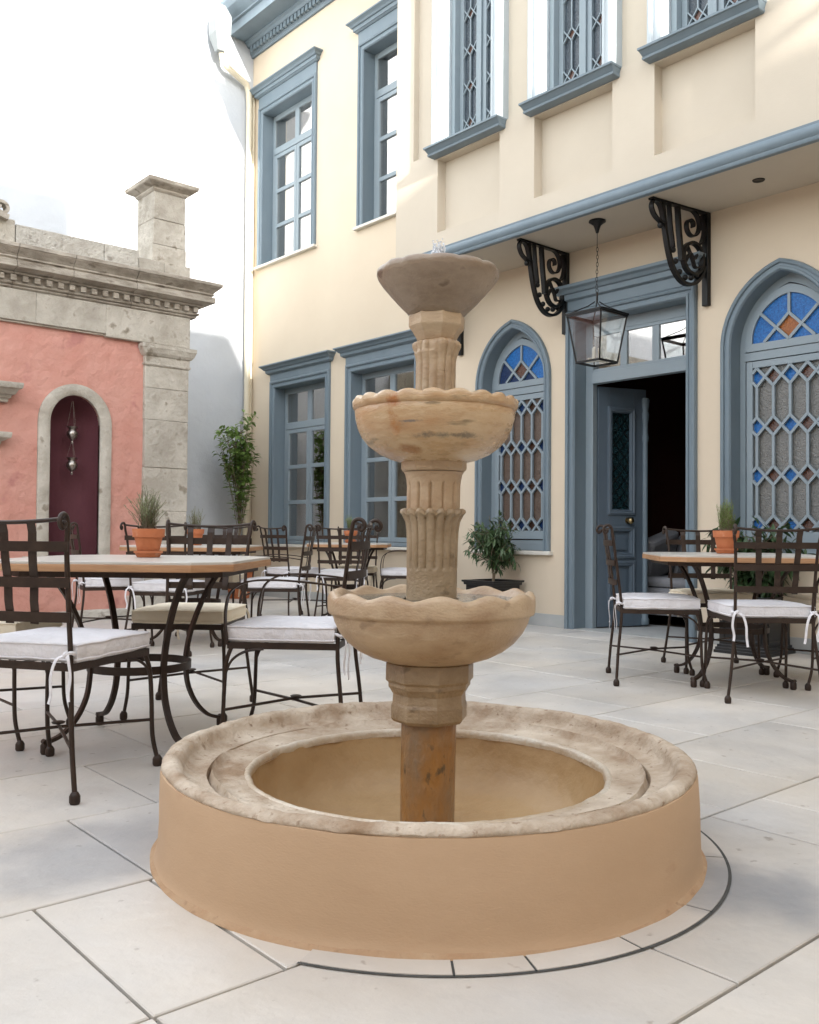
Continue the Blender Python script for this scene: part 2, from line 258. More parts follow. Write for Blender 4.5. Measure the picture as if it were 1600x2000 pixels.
# ------------------------------------------------------------------ mesh building
class MB:
    def __init__(s): s.v = []; s.f = []
    def add(s, vs, fs):
        b = len(s.v); s.v += [Vector(p) for p in vs]; s.f += [[b+i for i in f] for f in fs]; return s
    def box(s, x0, x1, y0, y1, z0, z1):
        return s.add([(x0,y0,z0),(x1,y0,z0),(x1,y1,z0),(x0,y1,z0),(x0,y0,z1),(x1,y0,z1),(x1,y1,z1),(x0,y1,z1)],
                     [(3,2,1,0),(4,5,6,7),(0,1,5,4),(1,2,6,5),(2,3,7,6),(3,0,4,7)])
    def obox(s, c, a, b, n):           # centre and three half-axis vectors
        c, a, b, n = map(Vector, (c, a, b, n))
        vs = [c+i*a+j*b+k*n for k in (-1, 1) for (i, j) in ((-1,-1),(1,-1),(1,1),(-1,1))]
        return s.add(vs, [(3,2,1,0),(4,5,6,7),(0,1,5,4),(1,2,6,5),(2,3,7,6),(3,0,4,7)])
    def bar(s, p, q, w, t, nrm):       # rectangular bar from p to q; w across, t along nrm
        p, q, nrm = Vector(p), Vector(q), Vector(nrm).normalized()
        d = (q-p); sd_ = d.cross(nrm).normalized()
        return s.obox((p+q)/2, d/2, sd_*w/2, nrm*t/2)
    def loft(s, rings, closed_ring=True, cap0=True, cap1=True, closed=False):
        b = len(s.v); n = len(rings[0])
        for r in rings: s.v += [Vector(p) for p in r]
        m = len(rings)
        for i in range(m if closed else m-1):
            i2 = (i+1) % m
            for j in range(n if closed_ring else n-1):
                j2 = (j+1) % n
                s.f.append([b+i*n+j, b+i*n+j2, b+i2*n+j2, b+i2*n+j])
        if not closed and closed_ring:
            if cap0: s.f.append([b+j for j in range(n)][::-1])
            if cap1: s.f.append([b+(m-1)*n+j for j in range(n)])
        return s
    def tube(s, pts, r, n=8, closed=False):
        pts = [Vector(p) for p in pts]; m = len(pts)
        rs = r if isinstance(r, (list, tuple)) else [r]*m
        T = []
        for i in range(m):
            a = pts[(i-1) % m] if (closed or i) else pts[i]; c = pts[(i+1) % m] if (closed or i < m-1) else pts[i]
            T.append((c-a).normalized())
        u = T[0].orthogonal().normalized(); rings = []
        for i in range(m):
            if i:
                u = u - T[i]*u.dot(T[i])
                u = u.normalized() if u.length > 1e-6 else T[i].orthogonal().normalized()
            w = T[i].cross(u)
            rings.append([pts[i]+(u*cos(2*pi*k/n)+w*sin(2*pi*k/n))*rs[i] for k in range(n)])
        return s.loft(rings, closed=closed)
    def strap(s, pts, w, t, wdir=None, ndir=None, closed=False):
        """flat bar along pts; wdir: fixed direction of its width, or ndir: fixed direction of its thickness"""
        pts = [Vector(p) for p in pts]; m = len(pts); rings = []
        for i in range(m):
            a = pts[(i-1) % m] if (closed or i) else pts[i]; c = pts[(i+1) % m] if (closed or i < m-1) else pts[i]
            T = (c-a).normalized()
            if wdir is not None:
                wd = Vector(wdir); wd = (wd - T*wd.dot(T)).normalized(); nd = T.cross(wd).normalized()
            else:
                nd = Vector(ndir); nd = (nd - T*nd.dot(T)).normalized(); wd = nd.cross(T).normalized()
            rings.append([pts[i]+wd*w/2+nd*t/2, pts[i]-wd*w/2+nd*t/2, pts[i]-wd*w/2-nd*t/2, pts[i]+wd*w/2-nd*t/2])
        return s.loft(rings, closed=closed)
    def lathe(s, prof, n=32, c=(0, 0), rf=None, capb=False, capt=False):
        rings = []
        for (r, z) in prof:
            ring = []
            for k in range(n):
                a = 2*pi*k/n; rr, zz = (r, z) if rf is None else rf(r, z, a)
                ring.append((c[0]+rr*cos(a), c[1]+rr*sin(a), zz))
            rings.append(ring)
        return s.loft(rings, cap0=capb, cap1=capt)
    def ball(s, c, r, n=10, sz=1.0):
        c = Vector(c); pr = [(r*sin(pi*i/6)+1e-4, -r*cos(pi*i/6)*sz) for i in range(7)]
        rings = [[(c.x+a*cos(2*pi*k/n), c.y+a*sin(2*pi*k/n), c.z+z) for k in range(n)] for a, z in pr]
        return s.loft(rings)
    def poly(s, pts, mapf, d0, d1):     # 2D polygon extruded between depths
        n = len(pts); b = len(s.v)
        s.v += [Vector(mapf(u, v, d0)) for u, v in pts] + [Vector(mapf(u, v, d1)) for u, v in pts]
        tri = tessellate_polygon([[Vector((u, v, 0)) for u, v in pts]])
        for t in tri: s.f.append([b+i for i in t]); s.f.append([b+n+i for i in reversed(t)])
        for i in range(n): s.f.append([b+i, b+(i+1) % n, b+n+(i+1) % n, b+n+i])
        return s
    def sheet(s, outer, holes, mapf, d=0.0, reveal=0.0, back=None):
        polys = [[Vector((u, v, 0)) for u, v in p] for p in [outer]+holes]
        allp = [p for q in polys for p in q]; tri = tessellate_polygon(polys); b = len(s.v)
        s.v += [Vector(mapf(p.x, p.y, d)) for p in allp]
        for t in tri: s.f.append([b+i for i in t])
        if reveal:
            for h in holes:
                n = len(h); b = len(s.v)
                s.v += [Vector(mapf(u, v, d)) for u, v in h]+[Vector(mapf(u, v, d+reveal)) for u, v in h]
                for i in range(n): s.f.append([b+i, b+(i+1) % n, b+n+(i+1) % n, b+n+i])
        return s
    def sweep(s, path, prof, mapf, closed=False):
        """moulding: profile points (o outward, p proud) swept along a 2-D path with mitred corners"""
        P = [Vector((a, b)) for a, b in path]; m = len(P); rings = []
        area = sum(P[i].x*P[(i+1) % m].y-P[(i+1) % m].x*P[i].y for i in range(m)); sg = 1 if area > 0 else -1
        for i in range(m):
            e1 = (P[i]-P[i-1]).normalized() if (closed or i) else None
            e2 = (P[(i+1) % m]-P[i]).normalized() if (closed or i < m-1) else None
            n1 = Vector((e1.y, -e1.x))*sg if e1 else None; n2 = Vector((e2.y, -e2.x))*sg if e2 else None
            if n1 is None: nn = n2
            elif n2 is None: nn = n1
            else: nn = (n1+n2)/max(0.3, 1+n1.dot(n2))
            rings.append([mapf(P[i].x+nn.x*o, P[i].y+nn.y*o, -p) for o, p in prof])
        return s.loft(rings, closed=closed)

def finish(me, smooth):
    if smooth:
        me.polygons.foreach_set('use_smooth', [True]*len(me.polygons))
        me.set_sharp_from_angle(angle=radians(smooth if smooth > 1 else 40))

def link(name, mb, m, root=None, parent=None, loc=None, smooth=0, bev=0.0, label=None, kind=None, mesh=None, rot=None):
    """one mesh object. Vertices are given in the frame of the thing's root."""
    if mesh is None:
        me = bpy.data.meshes.new(name); me.from_pydata([tuple(p) for p in mb.v], [], mb.f); me.validate()
        import bmesh as _b
        bm = _b.new(); bm.from_mesh(me); _b.ops.recalc_face_normals(bm, faces=bm.faces); bm.to_mesh(me); bm.free()
        me.materials.append(m); finish(me, smooth)
    else: me = mesh
    o = bpy.data.objects.new(name, me); COL.objects.link(o)
    if parent or root: o.parent = parent or root
    if loc is not None: o.location = loc
    if rot is not None: o.rotation_euler = rot
    if bev:
        b = o.modifiers.new('bevel', 'BEVEL'); b.width = bev; b.segments = 2; b.limit_method = 'ANGLE'; b.angle_limit = radians(40)
    if label: o['label'] = label
    if kind: o['kind'] = kind
    return o

class Thing:
    """Empty at the base of a thing; parts are built in world coordinates and shifted into its frame"""
    def __init__(s, name, label, cat, loc=(0, 0, 0), group=None, kind=None):
        s.o = bpy.data.objects.new(name, None); COL.objects.link(s.o); s.o.empty_display_size = 0.1
        s.loc = Vector(loc); s.o.location = s.loc
        s.o['label'] = label; s.o['category'] = cat
        if group: s.o['group'] = group
        if kind: s.o['kind'] = kind
    def part(s, name, mb, m, parent=None, **k):
        mb.v = [p - s.loc for p in mb.v]
        return link(name, mb, m, parent=parent or s.o, **k)

def tag(o, label, cat, group=None, kind=None):
    o['label'] = label; o['category'] = cat
    if group: o['group'] = group
    if kind: o['kind'] = kind
    return o
def copy_thing(src, loc, rz, label, cat=None, group=None, swap=None):
    kids = [c for c in bpy.data.objects if c.parent == src]
    r = src.copy(); COL.objects.link(r); r.location = loc; r.rotation_euler = (0, 0, rz); r['label'] = label
    if group: r['group'] = group
    def rec(s, d):
        for ch in [c for c in KIDS.get(s.name, [])]:
            c = ch.copy(); COL.objects.link(c); c.parent = d
            if swap and c.name.split('.')[0] in swap:
                c.data = swap[c.name.split('.')[0]]
            rec(ch, c)
    KIDS = {}
    for o in bpy.data.objects:
        if o.parent: KIDS.setdefault(o.parent.name, []).append(o)
    rec(src, r)
    return r
# ================================================================== GROUND
gr = MB().add([(-60, -60, -0.012), (60, -60, -0.012), (60, 60, -0.012), (-60, 60, -0.012)], [(0, 1, 2, 3)])
ground = link('ground', gr, GROUT); ground['kind'] = 'structure'; ground['label'] = 'dark bedding and grout under the pale stone paving'
pave = bpy.data.objects.new('paving', None); COL.objects.link(pave); pave['kind'] = 'structure'
pave['label'] = 'pale limestone slabs paving the courtyard'
YS = [-3.33, -2.72, -2.11, -1.50, -0.89, -0.28, 0.33, 0.94, 1.553, 2.167, 2.762, 3.355, 3.965, 4.575, 5.185, 5.795, 6.405, 7.015, 7.625, 8.235, 8.845, 9.455, 10.065, 10.675, 11.03]
JOINTS = {0.94: [-1.2, -0.17, 0.75, 1.67, 2.58, 2.888, 3.81, 4.73, 5.65], 1.553: [-1.1, -0.18, 0.747, 1.03, 1.75, 2.679, 3.178, 4.1, 5.02, 5.94],
          2.167: [-0.8, 0.13, 1.048, 1.97, 2.9, 3.6, 4.52, 5.44, 6.36], 2.762: [-1.5, -0.5, 0.42, 1.334, 2.25, 3.17, 3.86, 4.78, 5.7],
          3.355: [-1.2, -0.28, 0.73, 1.655, 2.57, 3.49, 4.41, 5.0, 5.92], 0.33: [-1.0, -0.1, 0.82, 1.3, 2.22, 3.14, 4.06, 4.98, 5.9]}
tile_mesh = {}
def tile(x0, x1, y0, y1):
    g = 0.0042; w, d = round(x1-x0-2*g, 3), round(y1-y0-2*g, 3)
    if w < 0.05 or d < 0.03: return
    key = (w, d); me = tile_mesh.get(key)
    if me is None:
        c = 0.0025; mb = MB()
        a, b = w/2, d/2
        mb.loft([[(-a, -b, -0.012), (a, -b, -0.012), (a, b, -0.012), (-a, b, -0.012)], [(-a, -b, -c), (a, -b, -c), (a, b, -c), (-a, b, -c)],
                 [(-a+c, -b+c, 0), (a-c, -b+c, 0), (a-c, b-c, 0), (-a+c, b-c, 0)]], cap0=False)
        o = link('paving_tile', mb, TILE, root=pave); tile_mesh[key] = o.data
    else:
        o = link('paving_tile', None, None, root=pave, mesh=me)
    o.location = ((x0+x1)/2, (y0+y1)/2, random.uniform(-0.0006, 0.0006))
random.seed(3)
for i in range(len(YS)-1):
    y0, y1 = YS[i], YS[i+1]
    js = JOINTS.get(y0)
    if js is None:
        off = random.choice([0, 0.23, 0.46, 0.69]); js = [-2.4+off+0.92*k for k in range(10)]
    xs = [-2.6]+[j for j in js if -2.5 < j < 6.5]+[6.70]
    for a, b in zip(xs, xs[1:]): tile(a, b, y0, y1)
# ring of cut slabs round the basin
RC = (1.763, 1.931); RR = 0.796
joint = MB()
def arcring(r0, r1, a0, a1, z, n=40):
    return [[(RC[0]+r*cos(a0+(a1-a0)*k/n), RC[1]+r*sin(a0+(a1-a0)*k/n), z) for r in (r0, r1)] for k in range(n+1)]
A0, A1 = radians(-152), radians(28)
joint.loft(arcring(RR-0.004, RR+0.004, A0, A1, 0.0022, 90), closed_ring=False)
jr = link('curved_joint', joint, GROUT, root=pave)
cuts = [A0, radians(-129), radians(-117), radians(-98.5), radians(-78), radians(-50), radians(-20), radians(5), A1]
for a, b in zip(cuts, cuts[1:]):
    mb = MB(); n = 10; dg = 0.004
    rings = []
    for k in range(n+1):
        t = a+dg+(b-a-2*dg)*k/n
        ci, si = cos(t), sin(t)
        rings.append([(RC[0]+0.70*ci, RC[1]+0.70*si, -0.01), (RC[0]+(RR-0.004)*ci, RC[1]+(RR-0.004)*si, -0.01),
                      (RC[0]+(RR-0.0045)*ci, RC[1]+(RR-0.0045)*si, 0.0035), (RC[0]+0.70*ci, RC[1]+0.70*si, 0.0035)])
    mb.loft(rings); link('curved_slab', mb, TILE, root=pave)
rj = MB()
for t in cuts[1:-1]:
    c, s_ = cos(t), sin(t); u = Vector((-s_, c, 0))*0.0022
    p, q = Vector((RC[0]+0.70*c, RC[1]+0.70*s_, 0.0022)), Vector((RC[0]+RR*c, RC[1]+RR*s_, 0.0022))
    rj.add([p-u, p+u, q+u, q-u], [(0, 1, 2, 3)])
link('radial_joint', rj, GROUT, root=pave)

# ================================================================== CREAM HOUSE
XF = 6.62; YE = 11.03; YB = -6.0
mF = lambda y, z, d: (XF+d, y, z)
def arch_pts(yc, w, z0, zs, za, n=14):
    """pointed arch outline from lower left (larger y) over the apex to lower right"""
    h = za-zs; c = max(0.0, (h*h-w*w)/(2*w)); r = w+c
    a1 = math.asin(min(1, h/r)); L_ = []
    for k in range(n+1):
        a = a1*k/n; L_.append((r*cos(a)-c, zs+r*sin(a)))
    left = [(yc+x, z) for x, z in L_]; left[-1] = (yc, za)
    right = [(yc-x, z) for x, z in reversed(L_[:-1])]
    return [(yc+w, z0)]+left+right+[(yc-w, z0)]
W1 = dict(y0=9.230, y1=10.378, z0=0.70, z1=2.76); W4 = dict(y0=7.565, y1=8.706, z0=0.70, z1=2.76)
W2 = dict(y0=9.575, y1=10.741, z0=4.47, z1=6.56); W3 = dict(y0=7.36, y1=8.513, z0=4.47, z1=6.56)
rect = lambda w: [(w['y0'], w['z0']), (w['y1'], w['z0']), (w['y1'], w['z1']), (w['y0'], w['z1'])]
AR = [dict(yc=6.115), dict(yc=3.385), dict(yc=0.65)]
for a in AR: a['in'] = arch_pts(a['yc'], 0.405, 0.70, 2.33, 2.865)
DOOR = dict(y0=4.19, y1=5.333, z0=0.0, z1=2.80)
house = Thing('cream_house', 'tall cream plastered house with blue-grey window frames and an overhanging upper storey', 'house', (XF, 5.0, 0))
wall = MB().sheet([(YB, 0), (DOOR['y0'], 0), (DOOR['y0'], DOOR['z1']), (DOOR['y1'], DOOR['z1']), (DOOR['y1'], 0), (YE+0.2, 0), (YE+0.2, 7.5), (YB, 7.5)],
                  [rect(W1), rect(W2), rect(W3), rect(W4)]+[list(reversed(a['in'])) for a in AR], mF)
house.part('wall', wall, CREAM)
jamb = MB()   # painted reveals of all openings are part of each window below

CASP = [(0, 0.0), (0, 0.012), (0.012, 0.026), (0.030, 0.026), (0.034, 0.018), (0.058, 0.018), (0.062, 0.034), (0.078, 0.040), (0.092, 0.034), (0.098, 0.020), (0.098, 0.0)]
def casing_prof(w, s=1.0):
    return [(o*w/0.098, p*s) for o, p in CASP]
def reveal(path, depth, closed=False):
    mb = MB(); n = len(path); b = [mF(u, v, -0.001) for u, v in path]; c = [mF(u, v, depth) for u, v in path]
    mb.v = [Vector(p) for p in b+c]
    for i in range(n if closed else n-1): mb.f.append([i, (i+1) % n, n+(i+1) % n, n+i])
    return mb
def cornice(y0, y1, levels, x0=XF):
    rings = [[(x0, y0-p*0.8, z), (x0-p, y0-p*0.8, z), (x0-p, y1+p*0.8, z), (x0, y1+p*0.8, z)] for z, p in levels]
    return MB().loft(rings)
D = 0.165
def grid_window(w, name_label, curtain=False, ztop_frieze=None, clip_right=None):
    y0, y1, z0, z1 = w['y0'], w['y1'], w['z0'], w['z1']
    path = [(y1, z0), (y1, z1), (y0, z1), (y0, z0)]
    cw = 0.10
    win = house.part('window', MB().sweep(path, casing_prof(cw), mF), BLUE, label=name_label)
    house.part('reveal', reveal(path, D), BLUE, parent=win)
    zf = z1+cw
    hh = ztop_frieze or 0.09
    fr = MB().box(XF-0.022, XF+0.01, y0-cw+0.001, y1+cw-0.001, zf+0.001, zf+hh)
    house.part('frieze', fr, BLUE, parent=win)
    zc = zf+hh
    lv = [(zc, 0.035), (zc+0.012, 0.05), (zc+0.016, 0.062), (zc+0.052, 0.068), (zc+0.056, 0.085), (zc+0.075, 0.10), (zc+0.092, 0.125), (zc+0.096, 0.135), (zc+0.112, 0.135), (zc+0.122, 0.02)]
    house.part('cornice', cornice(y0-cw, y1+cw, lv), BLUE, parent=win)
    sill = MB().box(XF-0.06, XF+0.10, y0-cw-0.03, y1+cw+0.03, z0-0.035, z0-0.001)
    house.part('sill', sill, SILLM, parent=win, bev=0.006)
    # fixed frame and sashes
    xf0, xf1 = XF+D-0.012, XF+D+0.05
    ym = (y0+y1)/2; zt = z1-0.50
    fw = 0.05
    f = MB(); f.box(xf0, xf1, y1-fw, y1, z0, z1); f.box(xf0, xf1, y0, y0+fw, z0, z1); f.box(xf0+.001, xf1, y0+fw, y1-fw, z1-0.07, z1); f.box(xf0+.001, xf1, y0+fw, y1-fw, z0, z0+0.05)
    f.box(xf0-0.01, xf1, y0+fw, y1-fw, zt-0.045, zt+0.045)
    f.box(xf0, xf1, ym-0.045, ym+0.045, zt+0.045, z1-0.07)
    frm = house.part('frame', f, SASH, parent=win, bev=0.004)
    zb0, zb1 = z0+0.05, zt-0.045
    for (a, b) in ((y0+fw+0.004, ym-0.003), (ym+0.003, y1-fw-0.004)):
        sw = 0.052; s = MB()
        s.box(xf0-0.004, xf1-0.01, b-sw, b, zb0+.004, zb1-.004); s.box(xf0-0.004, xf1-0.01, a, a+sw, zb0+.004, zb1-.004)
        s.box(xf0-0.003, xf1-0.01, a+sw, b-sw, zb1-.004-sw, zb1-.004); s.box(xf0-0.003, xf1-0.01, a+sw, b-sw, zb0+.004, zb0+.004+sw)
        gz0, gz1 = zb0+.004+sw, zb1-.004-sw; ph = (gz1-gz0-2*0.05)/3
        for k in (1, 2):
            zz = gz0+k*ph+(k-1)*0.05; s.box(xf0-0.003, xf1-0.01, a+sw, b-sw, zz, zz+0.05)
        house.part('sash', s, SASH, parent=win, bev=0.004)
        for k in range(3):
            zz = gz0+k*(ph+0.05)
            house.part('pane', MB().box(xf0+0.018, xf0+0.022, a+sw, b-sw, zz, zz+ph), GLASS, parent=win)
    for (a, b) in ((y0+fw, ym-0.045), (ym+0.045, y1-fw)):
        house.part('pane', MB().box(xf0+0.018, xf0+0.022, a, b, zt+0.045, z1-0.07), GLASS, parent=win)
    if curtain:
        for (ya, yb) in ((y1-0.62, y1-0.06), (y0+0.06, y0+0.30)):
            n = 60; r = []
            for k in range(n+1):
                y = ya+(yb-ya)*k/n; x = XF+D+0.16+0.022*sin(k*1.15)+0.01*sin(k*0.37)
                r.append([(x, y, z0+0.05), (x+0.01*sin(k*.5), y, (z0+z1)/2), (x, y, z1-0.06)])
            house.part('curtain', MB().loft(r, closed_ring=False), CURT, parent=win, smooth=60)
    return win
grid_window(W1, 'ground floor grid window nearest the corner, behind the tree')
grid_window(W4, 'ground floor grid window behind the fountain column')
grid_window(W2, 'upper grid window nearest the corner with a curtain', curtain=True, ztop_frieze=0.14)
grid_window(W3, 'upper grid window half hidden by the overhanging storey', curtain=True, ztop_frieze=0.14)

# ---- lattice windows
def clip_poly(poly, inside, cut):
    out = []; n = len(poly)
    for i in range(n):
        a, b = poly[i], poly[(i+1) % n]; ia, ib = inside(a), inside(b)
        if ia: out.append(a)
        if ia != ib: out.append(cut(a, b))
    return out
def clip_rect(poly, y0, y1, z0, z1):
    for ax, lim, sg in ((0, y0, 1), (0, y1, -1), (1, z0, 1), (1, z1, -1)):
        if not poly: return poly
        poly = clip_poly(poly, lambda p: sg*(p[ax]-lim) >= -1e-9,
                         lambda a, b: tuple(a[k]+(b[k]-a[k])*((lim-a[ax])/(b[ax]-a[ax])) for k in (0, 1)))
    return poly
def shrink(poly, d):
    c = (sum(p[0] for p in poly)/len(poly), sum(p[1] for p in poly)/len(poly))
    return [(p[0]+(c[0]-p[0])*d, p[1]+(c[1]-p[1])*d) for p in poly]
def lattice(T, parent, X0, ya, yb, za, zb, posts, rows, h, colors, glass, bw=0.021, mf=None, nrm=(-1, 0, 0)):
    """diamond and hexagon lattice: bars in front, a pane in every opening"""
    mf = mf or (lambda y, z, d: (X0+d, y, z))
    P = posts; p = abs(posts[1]-posts[0]) if len(posts) > 1 else (yb-ya)
    lo, hi = min(P)-p, max(P)+p; allp = sorted(set(P+[lo, hi]))
    R = sorted(rows)
    def bar(a, b, t):
        seg = clip_seg(a, b, ya, yb, za, zb)
        if seg is None: return
        a, b = seg
        if (Vector(a)-Vector(b)).length < 0.012: return
        m = MB(); m.bar(mf(*a, -0.006-t), mf(*b, -0.006-t), bw, 0.024, nrm); T.part('bar', m, SASH, parent=parent)
    # verticals
    ends = [za-h-1]+R+[zb+h+1]
    for y in P:
        prev = za
        for zc in R:
            if zc-h > prev+0.005: bar((y, prev), (y, zc-h), 0.0)
            prev = zc+h
        if prev < zb: bar((y, prev), (y, zb), 0.0)
    for zc in R:
        for i in range(len(allp)-1):
            a, b = allp[i], allp[i+1]
            bar((a, zc-h), (b, zc+h), 0.001); bar((a, zc+h), (b, zc-h), 0.0025)
    def pane(poly, g):
        q = clip_rect(poly, ya, yb, za, zb)
        if len(q) < 3: return
        ar = abs(sum(q[i][0]*q[(i+1) % len(q)][1]-q[(i+1) % len(q)][0]*q[i][1] for i in range(len(q))))/2
        if ar < 0.0004: return
        m = MB().poly(q, mf, 0.012, 0.016); T.part('pane', m, g, parent=parent)
    ends = [za-1.0]+R+[zb+1.0]
    for i in range(len(allp)-1):
        a, b = allp[i], allp[i+1]; mid = (a+b)/2
        for k in range(len(ends)-1):
            z0, z1 = ends[k], ends[k+1]
            pane([(mid, z0), (b, z0+h), (b, z1-h), (mid, z1), (a, z1-h), (a, z0+h)], glass)
    for j, y in enumerate(allp):
        for k, zc in enumerate(R):
            g = colors(j, k)
            pane([(y, zc-h), (y+p/2, zc), (y, zc+h), (y-p/2, zc)], g)
def clip_seg(a, b, x0, x1, y0, y1):
    t0, t1 = 0.0, 1.0; dx, dy = b[0]-a[0], b[1]-a[1]
    for p_, q_ in ((-dx, a[0]-x0), (dx, x1-a[0]), (-dy, a[1]-y0), (dy, y1-a[1])):
        if abs(p_) < 1e-12:
            if q_ < 0: return None
        else:
            r = q_/p_
            if p_ < 0: t0 = max(t0, r)
            else: t1 = min(t1, r)
    if t0 >= t1: return None
    return (a[0]+dx*t0, a[1]+dy*t0), (a[0]+dx*t1, a[1]+dy*t1)

def arch_window(a, lab, glass):
    yc = a['yc']; path = a['in']
    win = house.part('arched_window', MB().sweep(path, casing_prof(0.085, 1.0), mF), BLUE, label=lab, smooth=25)
    house.part('reveal', reveal(path, D), BLUE, parent=win, smooth=25)
    house.part('sill', MB().box(XF-0.055, XF+0.10, yc-0.52, yc+0.52, 0.663, 0.699), SILLM, parent=win, bev=0.006)
    X1 = XF+0.13; mW = lambda y, z, d: (X1+d, y, z)
    w = 0.405
    # outer fixed frame, pointed
    op = arch_pts(yc, w, 0.70, 2.33, 2.865); ip = arch_pts(yc, w-0.045, 0.76, 2.33, 2.80)
    f = MB(); n = len(op)
    rings = [[mW(*op[i], 0.0), mW(*ip[i], 0.0), mW(*ip[i], 0.05), mW(*op[i], 0.05)] for i in range(n)]
    f.loft(rings); f.box(X1+0.001, X1+0.05, yc-w+0.01, yc+w-0.01, 0.70, 0.76)
    f.box(X1-0.004, X1+0.05, yc-w+0.02, yc+w-0.02, 2.235, 2.30)       # transom
    f.box(X1-0.002, X1+0.05, yc-w+0.04, yc+w-0.04, 0.76, 0.80)
    frm = house.part('frame', f, SASH, parent=win, smooth=25)
    # fan light
    zb = 2.365; fo = arch_pts(yc, 0.355, 2.305, 2.36, 2.785); fi = arch_pts(yc, 0.30, zb, 2.375, 2.72)
    fan = MB(); rings = [[mW(*fo[i], -0.014), mW(*fi[i], -0.014), mW(*fi[i], 0.02), mW(*fo[i], 0.02)] for i in range(len(fo))]
    fan.loft(rings); fan.box(X1-0.013, X1+0.02, yc-0.345, yc+0.345, 2.305, zb)
    house.part('fan_light_frame', fan, SASH, parent=win, smooth=25)
    fg = BLUEG if glass is GREYG else BLUED
    def inside(pt): 
        y, z = abs(pt[0]-yc), pt[1]; ww = 0.30; hh = 2.72-2.375; c = max(0, (hh*hh-ww*ww)/(2*ww))
        return z >= zb and (z <= 2.375 and y <= ww or (y+c)**2+(z-2.375)**2 <= (ww+c)**2)
    def reach(p, q, far=0.8):
        d = Vector((q[0]-p[0], q[1]-p[1])).normalized(); t = 0
        while t < far and inside((p[0]+d.x*t+d.x*0.004, p[1]+d.y*t+d.y*0.004)): t += 0.004
        return (p[0]+d.x*t, p[1]+d.y*t)
    e = 0.10; B = (yc, zb+0.001); Tp = (yc, zb+2*e)
    segs = [(Tp, reach(Tp, (yc, 9))), (Tp, (yc-2*e, zb)), (Tp, (yc+2*e, zb)), (B, reach(B, (yc-1, zb+1))), (B, reach(B, (yc+1, zb+1)))]
    for k, (p, q) in enumerate(segs):
        m = MB(); m.bar(mW(*p, -0.002-0.0015*k), mW(*q, -0.002-0.0015*k), 0.022, 0.02, (-1, 0, 0)); house.part('bar', m, SASH, parent=win)
    def fpane(test, g):
        step = 0.01
        # gather the outline of a region by clipping a fine fan polygon
        pts = test; m = MB().poly(pts, mW, 0.006, 0.010); house.part('pane', m, g, parent=win)
    arc = [p for p in arch_pts(yc, 0.30, zb, 2.375, 2.72, 24)]
    up = [p for p in arc]
    BL, BR = segs[4][1], segs[3][1]
    L_pt, R_pt = (yc+e, zb+e), (yc-e, zb+e)
    def arcbetween(a_, b_):
        ang = lambda p: atan2(p[1]-zb, p[0]-yc)
        lo_, hi_ = sorted((ang(a_), ang(b_)))
        mid = [p for p in arc if lo_+0.02 < ang(p) < hi_-0.02]
        mid.sort(key=ang, reverse=ang(a_) > ang(b_)); return [a_]+mid+[b_]
    apex = segs[0][1]
    fpane([Tp, L_pt]+arcbetween(BL, apex), BLUEG)
    fpane([Tp, R_pt]+arcbetween(BR, apex), BLUEG)
    cl, cr = (yc+0.30, zb), (yc-0.30, zb)
    fpane([(yc+2*e, zb)]+arcbetween(cl, BL)+[L_pt], fg)
    fpane([(yc-2*e, zb)]+arcbetween(cr, BR)+[R_pt], BLUEG)
    fpane([Tp, L_pt, B, R_pt], AMBERF if glass is GREYG else AMBER)
    fpane([B, L_pt, (yc+2*e, zb)], fg); fpane([B, R_pt, (yc-2*e, zb)], fg)
    # casement with lattice
    ya, yb, za, zc = yc-0.345, yc+0.345, 0.81, 2.225
    s = MB(); sw = 0.052
    s.box(X1-0.016, X1+0.02, yb-sw, yb, za, zc); s.box(X1-0.016, X1+0.02, ya, ya+sw, za, zc)
    s.box(X1-0.015, X1+0.02, ya+sw, yb-sw, zc-sw, zc); s.box(X1-0.015, X1+0.02, ya+sw, yb-sw, za, za+sw+0.03)
    house.part('casement', s, SASH, parent=win, bev=0.003)
    p = 0.1345; posts = [yc-0.012+p*k for k in (-2, -1, 0, 1, 2)]
    posts = [y for y in posts if ya+sw < y < yb-sw]
    bg_ = BLUEG if glass is GREYG else BLUED
    def colr(j, k): return DARKG if j in (0, len(posts)+1) else (bg_ if j % 2 == 1 else (AMBER if glass is GREYG else BROWND))
    lattice(house, win, X1, ya+sw, yb-sw, za+sw+0.03, zc-sw, posts, [0.945, 1.325, 1.710, 2.095], 0.073, colr, glass)
    return win
arch_window(AR[0], 'smaller-looking arched lattice window between the fountain and the door', BROWNG)
arch_window(AR[1], 'arched lattice window right of the door with blue and amber fan light', GREYG)
arch_window(AR[2], 'arched lattice window beyond the right table', GREYG)

